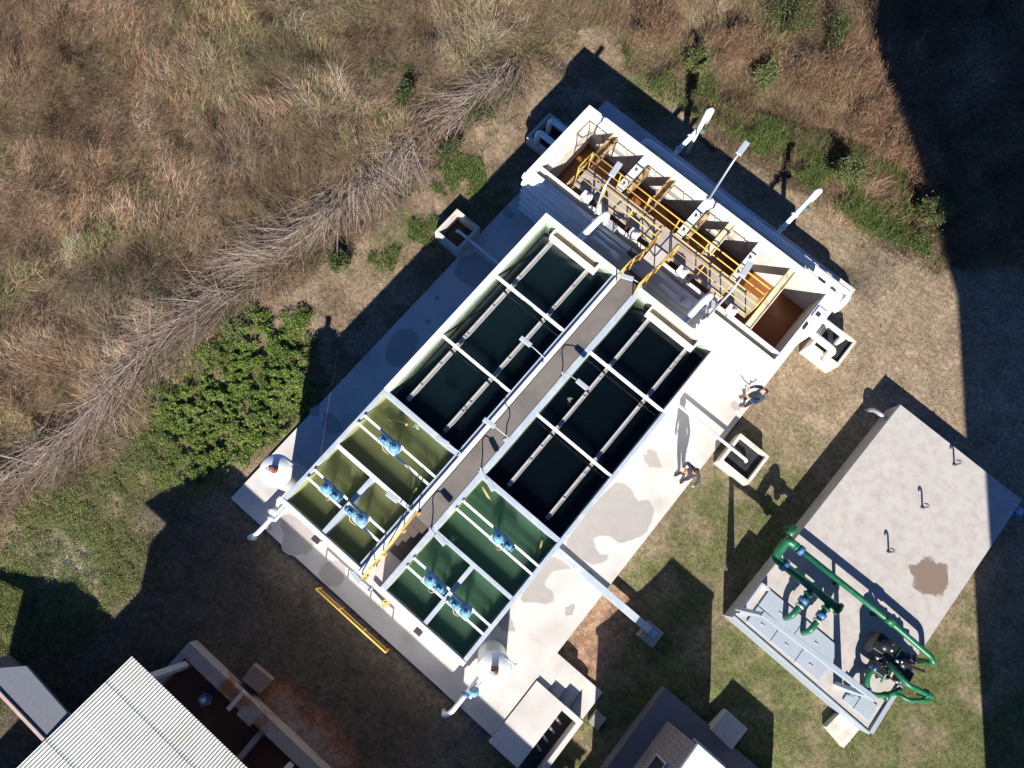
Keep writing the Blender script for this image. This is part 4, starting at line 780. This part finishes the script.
for x in (12.33, 12.95):
    b = MB().tube([(x, -2.72, zl), (x, -3.72, zl), (x, -3.82, .9)], .085, 12, .16).build('branch_pipe', GRN, t)
    MB().tube([(x, -3.1, zl), (x, -3.26, zl)], .14, 12).build('coupling', BLUF, b); MB().tube([(x, -3.34, zl), (x, -3.40, zl)], .13, 12).build('flange', CHROME, b); MB().tube([(x, -2.92, zl), (x, -2.98, zl)], .13, 12).build('flange', GRN, b)
for x in (11.6, 13.05): MB().box(x - .04, x + .04, -2.78, -2.66, ZT, zl - .11).build('support', GREYC, t)
t = thing('valve_skid', 'black valve skid hung with bright bolts and looping green pipes at the tank corner', 'valve skid', (15.2, -3.2, ZT))
zc = 1.25
for (x, y, sx, sy, sz) in ((14.72, -2.75, .62, .5, .5), (15.35, -2.75, .55, .6, .45), (15.0, -3.3, .5, .35, .4), (15.62, -3.05, .3, .45, .4)): MB().obox((x, y, zc), (sx, sy, sz), .1).build('valve_body', VALK, t, .03)
for k in range(26):
    x, y = random.uniform(14.5, 15.6), random.uniform(-3.4, -2.55); MB().lathe([(.045, 0), (.045, .05), (.02, .08)], (x, y, zc + random.uniform(.2, .32)), 6).build('bolt', CHROME if k % 3 == 0 else VALK, t)
MB().tube([(14.85, -3.0, 1.35), (14.82, -3.75, 1.3), (15.15, -4.05, 1.25), (15.55, -3.75, 1.25), (15.75, -3.35, 1.3)], .075, 12, .22).build('loop_pipe', GRN, t)
MB().tube([(14.95, -3.1, 1.6), (15.6, -3.25, 1.75), (16.45, -3.0, 1.45), (16.6, -2.95, .6)], .075, 12, .15).build('riser_pipe', GRN, t)
MB().tube([(15.65, -3.55, 1.3), (16.1, -3.45, 1.3), (16.55, -3.02, 1.3)], .06, 12, .1).build('cross_pipe', GRN, t)
MB().tube([(14.8, -4.35, .95), (14.95, -4.02, 1.15), (15.1, -3.95, 1.2)], .07, 12, .1).build('stub_pipe', GRN, t)
for (a, b) in (((14.84, -3.35, 1.33), (14.83, -3.47, 1.33)), ((15.0, -3.98, 1.25), (15.08, -4.03, 1.25)), ((15.5, -3.82, 1.25), (15.56, -3.74, 1.25)), ((14.82, -4.3, 1.0), (14.87, -4.2, 1.05)), ((16.2, -3.07, 1.5), (16.27, -3.05, 1.48))): MB().tube([a, b], .125, 12).build('flange', GRN if a[0] > 15 else BLUF, t)
MB().lathe([(.05, 0), (.16, .02), (.16, .05), (.03, .07)], (14.62, -2.78, 1.62), 14).build('handwheel', VALK, t); MB().lathe([(.05, 0), (.14, .02), (.14, .05), (.03, .07)], (15.3, -2.82, 1.55), 14).build('handwheel', VALK, t)
for (a, b) in (((14.5, -2.5, 1.45), (15.0, -3.5, 1.4)), ((15.05, -2.5, 1.5), (15.15, -3.6, 1.42)), ((14.6, -3.1, 1.5), (15.9, -2.6, 1.5)), ((15.5, -2.4, 1.4), (15.55, -3.3, 1.45))): MB().tube([a, b], .035, 8).build('link_pipe', GRN if a[0] > 15 else VALK, t)
for (x, y) in ((14.75, -2.6), (15.1, -3.1), (15.45, -2.7), (15.6, -3.15)):
    MB().lathe([(.11, 0), (.11, .05), (.05, .07), (.05, .2), (.03, .22)], (x, y, 1.46), 12).build('actuator', VALK, t)
for (x, y) in ((14.6, -3.0), (15.3, -3.0), (15.7, -2.75), (15.1, -3.9)): MB().box(x - .05, x + .05, y - .05, y + .05, ZT, zc - .05).build('support', GREYC, t)
t = thing('hoist_beam', 'pale grey hoist beam on two tapered posts spanning the hatches', 'hoist', (12.8, -4.4, ZT))
for x, y in ((11.22, -4.50), (14.55, -4.33)):
    mb = MB(); mb.add([(x - .13, y - .05, ZT), (x + .13, y - .05, ZT), (x + .13, y + .05, ZT), (x - .13, y + .05, ZT), (x - .05, y - .05, 2.62), (x + .05, y - .05, 2.62), (x + .05, y + .05, 2.62), (x - .05, y + .05, 2.62)], [(3, 2, 1, 0), (4, 5, 6, 7), (0, 1, 5, 4), (1, 2, 6, 5), (2, 3, 7, 6), (3, 0, 4, 7)]); mb.build('post', LAMPG, t)
MB().bar((11.15, -4.5, 2.69), (14.62, -4.33, 2.69), .15, .14).build('beam', PLATE, t, .01); MB().obox((12.5, -4.43, 2.57), (.14, .1, .12)).build('trolley', YEL, t)
single(MB().prism(P((826, 727), (844, 748), (860, 729), (842, 711), z=.25), -.2, .25), 'tank_step', BOXC, 'pale concrete step block on the grass at the tank corner', 'step', None, (14.6, -5.3, 0), .012)

# ------------------------------------------------------------------ shelter and pit at the lower left
t = thing('shelter', 'shelter with sloping white corrugated roof at the bottom left', 'building', (0, -18.6, 0))
y0, y1, z1, z0 = -15.15, -18.75, 3.66, 4.6
def sheet(ya, yb, lift):
    n = 1500; xs = np.linspace(-.12, 14.0, n); prof = .018 * np.sin(xs * 2 * math.pi / .076); rows = []
    for y in (ya, yb): rows.append(np.stack([xs, np.full(n, y), z1 + (z0 - z1) * (y - y0) / (y1 - y0) + prof + lift], 1))
    v = np.concatenate(rows); i = np.arange(n - 1); q = np.stack([i, i + 1, n + i + 1, n + i], 1)
    me = npmesh('roof_sheet', v, q, None, False); me.materials.append(SHEET); o = bpy.data.objects.new('roof_sheet', me); COL.objects.link(o); o.parent = t; o.matrix_parent_inverse = Matrix.Translation(-t.location)
    
k = 0; y = y0
while y > y1: sheet(y + (.05 if k else 0), max(y - .75, y1), .010 * (k % 2)); y -= .75; k += 1
for y in (-15.35, -16.3, -17.3, -18.4): MB().box(.05, 13.9, y - .03, y + .03, z1 + (z0 - z1) * (y - y0) / (y1 - y0) - .14, z1 + (z0 - z1) * (y - y0) / (y1 - y0) - .05).build('purlin', GALV, t)
MB().prism([(.3, -18.6), (13.6, -18.6), (13.6, -17.1), (.3, -17.1)], 0, 3.95).build('wall', BRICK, t); MB().prism([(.3, -24), (13.6, -24), (13.6, -18.62), (.3, -18.62)], 0, 3.0).build('rear_wing', BRICK, t)
for x in (.35, 4.3, 8.2, 13.7): MB().box(x - .08, x + .08, -15.6, -15.44, 0, 3.62).build('post', GALV, t)
t = thing('settling_pit', 'rust stained concrete pit under the edge of the corrugated roof', 'pit', (0, -15.4, 0))
MB().box(0, 7.4, -15.4, -15.02, -.5, .58).build('wall', RUSTC, t, .015); MB().box(0, .2, -17.08, -15.4, -.5, .56).build('wall', GREYC, t, .015); MB().box(3.05, 3.2, -17.08, -15.4, -.5, .45).build('wall', GREYC, t)
MB().box(.2, 7.4, -17.08, -15.4, -.5, .02).build('bottom', mat('pit_mud', (.14, .055, .03), .8, var=.25, scale=3), t)
MB().box(2.0, 2.12, -15.55, -14.95, .585, .68).build('crossbar', BOXC, t); MB().box(2.3, 2.8, -15.5, -15.0, .585, .62).build('cover_plate', RUSTC, t)
t = thing('sump_pump', 'small blue grey pump standing in the dark pit', 'pump', (1.35, -15.9, 0))
MB().lathe([(.14, 0), (.16, .05), (.16, .25), (.08, .32), (.08, .5), (.03, .52)], (1.35, -15.9, .02), 16).build('motor', mat('dusty_blue', (.26, .34, .42), .6), t)
for a in range(5): MB().tube([(1.35, -15.9, .3), (1.35 + .2 * math.cos(a * 1.26), -15.9 + .2 * math.sin(a * 1.26), .22)], .035, 8).build('arm', mat('dusty_blue', (.26, .34, .42), .6), t)
single(MB().prism(P((241, 680), (253, 664), (272, 680), (259, 694), z=.35), .0, .35), 'brown_slab', mat('brown_slab_concrete', (.22, .155, .115), .85, var=.15, scale=3), 'brown concrete slab leaning block beside the rust stained pit', 'slab', None, (2.2, -14.7, 0), .012)
t = thing('canopy', 'blue grey shingled canopy in shade left of the corrugated roof', 'canopy', (-2.5, -18, 0))
cz = 1.55; q = P((-60, 672), (0, 669), (26, 666), (68, 716), (46, 742), (0, 693), (-60, 640 + 30), z=cz)[:6]
mb = MB(); mb.prism(P((-90, 650), (0, 668), (26, 666), (70, 716), (47, 741), (0, 692), (-90, 600 + 30), z=cz)[0:6], cz - .10, cz); mb.build('slab', BIT, t)
a = at(-6, 686, cz); b = at(47, 742, cz); MB().bar((a[0], a[1], cz + .02), (b[0], b[1], cz + .02), .08, .08).build('gutter', mat('red_fascia', (.42, .30, .27), .7), t)
mb = MB(); mb.box(-3.6, .28, -18.7, -18.55, 0, cz - .11); mb.build('wall', BRICK, t)

# ------------------------------------------------------------------ pump house at the bottom centre
t = thing('pump_house', 'narrow brick pump house with white flat roof beside a dark pavement', 'building', (11.6, -11.2, -.1))
def brick_material():
    m = bpy.data.materials.new('tile_cladding'); m.use_nodes = True; T = m.node_tree; b = T.nodes['Principled BSDF']; b.inputs['Roughness'].default_value = .85
    g = T.nodes.new('ShaderNodeTexCoord'); mp = T.nodes.new('ShaderNodeMapping'); mp.inputs['Rotation'].default_value = (R(90), 0, 0); br = T.nodes.new('ShaderNodeTexBrick'); br.inputs['Scale'].default_value = 1.7
    br.inputs['Color1'].default_value = (.23, .19, .17, 1); br.inputs['Color2'].default_value = (.17, .135, .12, 1); br.inputs['Mortar'].default_value = (.36, .33, .30, 1)
    sw = T.nodes.new('ShaderNodeSeparateXYZ'); cb = T.nodes.new('ShaderNodeCombineXYZ'); ad = T.nodes.new('ShaderNodeMath')
    T.links.new(g.outputs['Object'], sw.inputs[0]); T.links.new(sw.outputs[0], ad.inputs[0]); T.links.new(sw.outputs[1], ad.inputs[1]); T.links.new(ad.outputs[0], cb.inputs[0]); T.links.new(sw.outputs[2], cb.inputs[1])
    T.links.new(cb.outputs[0], br.inputs['Vector']); T.links.new(br.outputs[0], b.inputs['Base Color']); return m
TILE = brick_material()
MB().box(11.62, 13.15, -11.6, -8.12, -.2, 3.0).build('wall', TILE, t); MB().box(11.58, 13.19, -11.7, -8.08, 3.0, 3.12).build('roof', WHT, t, .015)
wn = MB().box(11.58, 11.61, -9.6, -9.0, 1.2, 2.1).build('window', VALK, t); mb = MB()
for bx in ((11.56, 11.62, -9.66, -9.6, 1.14, 2.16), (11.56, 11.62, -9.0, -8.94, 1.14, 2.16), (11.56, 11.62, -9.6, -9.0, 2.1, 2.16), (11.56, 11.62, -9.6, -9.0, 1.14, 1.2)): mb.box(*bx)
mb.build('frame', LAMPG, wn)
MB().tube([(11.75, -8.06, 2.2), (12.75, -8.06, 2.2)], .04, 10).build('gutter_pipe', LAMPG, t)
single(MB().box(13.9, 15.4, -11.5, -8.1, -.2, 1.8), 'store_hut', WHT, 'low white hut beside the brick pump house', 'hut', None, (14.5, -10, 0), .02)
mb = MB(); mb.prism([(11.05, -7.45), (16.4, -7.45), (16.4, -13), (11.05, -13)], -.5, .06); struct(mb, 'paved_area', mat('dark_paving', (.155, .15, .16), .8, var=.15, scale=2.5))
single(MB().prism(P((711, 730), (727, 710), (748, 729), (732, 750), z=.25), -.2, .25), 'entry_slab', BOXC, 'pale slab half in shade at the edge of the dark pavement', 'slab', None, (13, -7, 0), .012)

# ------------------------------------------------------------------ the water tower that throws the tall shadow
tx, ty = 19.46 + 3.6 + 3.2 * .817, -3.26 - 5.1 + 3.2 * .576
t = thing('water_tower', 'tall concrete water tower standing off to the right, throwing the long shadow', 'water tower', (tx, ty, 0))
MB().lathe([(3.2, -.5), (3.2, 14.6)], (tx, ty, 0), 48).build('shaft', GREYC, t)
MB().lathe([(3.2, 14.6), (4.2, 17.2), (5.4, 20.0), (6.0, 22.2), (6.0, 27.5), (5.2, 28.3), (2.5, 29.0), (.3, 29.2)], (tx, ty, 0), 48).build('tank', WHT, t)

# ------------------------------------------------------------------ people
SKIN = mat('skin', (.50, .29, .21), .55, var=.05); HAIR = mat('dark_hair', (.018, .013, .011), .6, var=.2, scale=40)
def person(px, py, face, label, jacket, trousers, shoes, arms, tilt, lean=0.):
    bx, by = at(px, py, ZP); t = thing('person', label, 'person', (bx, by, ZP)); t.rotation_euler = (0, 0, math.atan2(face[1], face[0]) - math.pi / 2)
    V = []; E_ = []; Rd = []; G = []
    def vtx(co, r, par=None, g=0):
        V.append(Vector(co)); Rd.append(r); G.append(g)
        if par is not None: E_.append((par, len(V) - 1))
        return len(V) - 1
    ly = lean
    pel = vtx((0, 0, .93), (.155, .115)); wst = vtx((0, .0 + ly * .1, 1.08), (.145, .105), pel); chs = vtx((0, -.005 + ly * .3, 1.28), (.17, .12), wst); shd = vtx((0, -.01 + ly * .5, 1.42), (.12, .085), chs); nck = vtx((0, .005 + ly * .6, 1.50), (.055, .055), shd); hd0 = vtx((0, .015 + ly * .65, 1.56), (.05, .05), nck)
    for s in (-1, 1):
        hip = vtx((s * .095, 0, .86), (.095, .10), pel); kn = vtx((s * .11, .02, .48), (.065, .068), hip); an = vtx((s * .12, -.02, .09), (.045, .05), kn); ft = vtx((s * .125, .05, .045), (.045, .042), an); vtx((s * .14, .17, .035), (.042, .032), ft)
        sh = vtx((s * .185, -.01 + ly * .5, 1.40), (.065, .065), shd); el, wr, hn = [Vector((s * a, b + ly * .5, c)) for a, b, c in arms[0 if s < 0 else 1]]
        e = vtx(el, (.05, .05), sh); w_ = vtx(wr, (.034, .034), e); d = (hn - wr).normalized(); h_ = vtx(wr + d * .06, (.036, .022), w_)
        sd_ = d.cross(Vector((0, 0, 1))); sd_ = sd_.normalized() if sd_.length > .05 else Vector((1, 0, 0)); up = sd_.cross(d)
        for k in range(4):
            o = (k - 1.5) * .019; ln = (.062, .075, .07, .052)[k]; a_ = vtx(wr + d * .105 + sd_ * o, (.0095, .0095), h_); b_ = vtx(wr + d * (.105 + ln * .55) + sd_ * o * 1.15 - up * .012, (.0085, .0085), a_); vtx(wr + d * (.105 + ln * .85) + sd_ * o * 1.2 - up * .036, (.0075, .0075), b_)
        a_ = vtx(wr + d * .06 - sd_ * s * .042 - up * .01, (.011, .011), h_); vtx(wr + d * .10 - sd_ * s * .052 - up * .02, (.009, .009), a_)
    me = bpy.data.meshes.new('body'); me.from_pydata(V, E_, []); o = bpy.data.objects.new('body', me); COL.objects.link(o)
    sk = o.modifiers.new('skin', 'SKIN'); sk.use_smooth_shade = True
    for i, sv in enumerate(me.skin_vertices[0].data): sv.radius = Rd[i]; sv.use_root = (i == 0)
    o.modifiers.new('sub', 'SUBSURF').levels = 2; o.modifiers['sub'].render_levels = 2
    dg = bpy.context.evaluated_depsgraph_get(); ev = o.evaluated_get(dg); m2 = bpy.data.meshes.new_from_object(ev); bpy.data.objects.remove(o); bpy.data.meshes.remove(me); m2.name = 'body'
    # head joined to the body surface
    hc = Vector((0, .03 + ly * .68, 1.64)); Tl = Matrix.Rotation(tilt, 3, 'X'); bm = bmesh.new(); bm.from_mesh(m2)
    r_ = bmesh.ops.create_uvsphere(bm, u_segments=28, v_segments=20, radius=1.)
    for v in r_['verts']:
        p = v.co.copy(); q = Vector((p.x * .078, p.y * .098, p.z * .118))
        if p.z < 0: q.x *= 1 - .25 * p.z * p.z; q.y *= 1 + (.02 if p.y > 0 else -.12 * abs(p.z))
        if p.y > .8 and abs(p.x) < .25 and -.35 < p.z < .15: q.y += .022 * (1 - abs(p.x) / .25)
        if p.y > .6 and .02 < p.z < .22 and .2 < abs(p.x) < .55: q.y -= .008
        v.co = hc + Tl @ q
    for s in (-1, 1):
        r_ = bmesh.ops.create_uvsphere(bm, u_segments=10, v_segments=8, radius=1.)
        for v in r_['verts']: v.co = hc + Tl @ Vector((s * .08 + v.co.x * .012, -.005 + v.co.y * .022, -.005 + v.co.z * .032))
    bm.to_mesh(m2); bm.free()
    ms = [jacket, trousers, SKIN, shoes]
    for m in ms: m2.materials.append(m)
    hands = [Vector((s * arms[0 if s < 0 else 1][1][0], arms[0 if s < 0 else 1][1][1] + ly * .5, arms[0 if s < 0 else 1][1][2])) for s in (-1, 1)]
    for p in m2.polygons:
        c = p.center; p.use_smooth = True; i = 0
        if c.z < .10: i = 3
        elif c.z < .90 and abs(c.x) < .26: i = 1
        if c.z > 1.50: i = 2
        for s, h in zip((0, 1), hands):
            a = arms[s]; d = (Vector((h.x / abs(a[1][0]) * a[2][0], a[2][1] + ly * .5, a[2][2])) - h).normalized()
            if (c - h).dot(d) > -.005 and (c - h).length < .24: i = 2
        p.material_index = i
    b = bpy.data.objects.new('body', m2); COL.objects.link(b); b.parent = t
    bm = bmesh.new(); bmesh.ops.create_uvsphere(bm, u_segments=28, v_segments=20, radius=1.)
    bmesh.ops.delete(bm, geom=[v for v in bm.verts if (v.co.z < .12 and v.co.y > .05) or v.co.z < -.6 or (v.co.y > .62 and v.co.z < .52)], context='VERTS')
    for v in bm.verts:
        p = v.co.copy(); f = 1.10 + .04 * math.sin(13 * p.x) * math.cos(11 * p.y); v.co = hc + Tl @ Vector((p.x * .078 * f, p.y * .098 * f - .004, p.z * .118 * f))
    m3 = bpy.data.meshes.new('hair'); bm.to_mesh(m3); bm.free(); m3.materials.append(HAIR)
    for p in m3.polygons: p.use_smooth = True
    h = bpy.data.objects.new('hair', m3); COL.objects.link(h); h.parent = t; h.modifiers.new('s', 'SOLIDIFY').thickness = .012
    return t
NAVY = mat('navy_jacket', (.016, .028, .062), .8, var=.2, scale=9); PLUM = mat('plum_jacket', (.036, .026, .036), .8, var=.2, scale=9); BLKT = mat('black_trousers', (.012, .012, .015), .8, var=.2); RSH = mat('red_brown_shoe', (.25, .09, .075), .6, var=.1); DSH = mat('dark_shoe', (.02, .016, .018), .6, var=.1)
person(744, 403, (-.80, -.60), 'person in navy jacket and red brown shoes looking up from the apron edge', NAVY, BLKT, RSH, [((.26, .10, 1.14), (.17, .30, 1.20), (.10, .36, 1.24)), ((.26, .10, 1.14), (.17, .30, 1.20), (.10, .36, 1.24))], .75, -.05)
person(681, 477, (-.25, -.97), 'person in plum jacket standing with arms bent, casting a long shadow over the apron', PLUM, BLKT, DSH, [((.32, .0, 1.16), (.36, .10, .94), (.36, .14, .86)), ((.30, -.08, 1.16), (.24, .06, .98), (.18, .12, .93))], -.12)
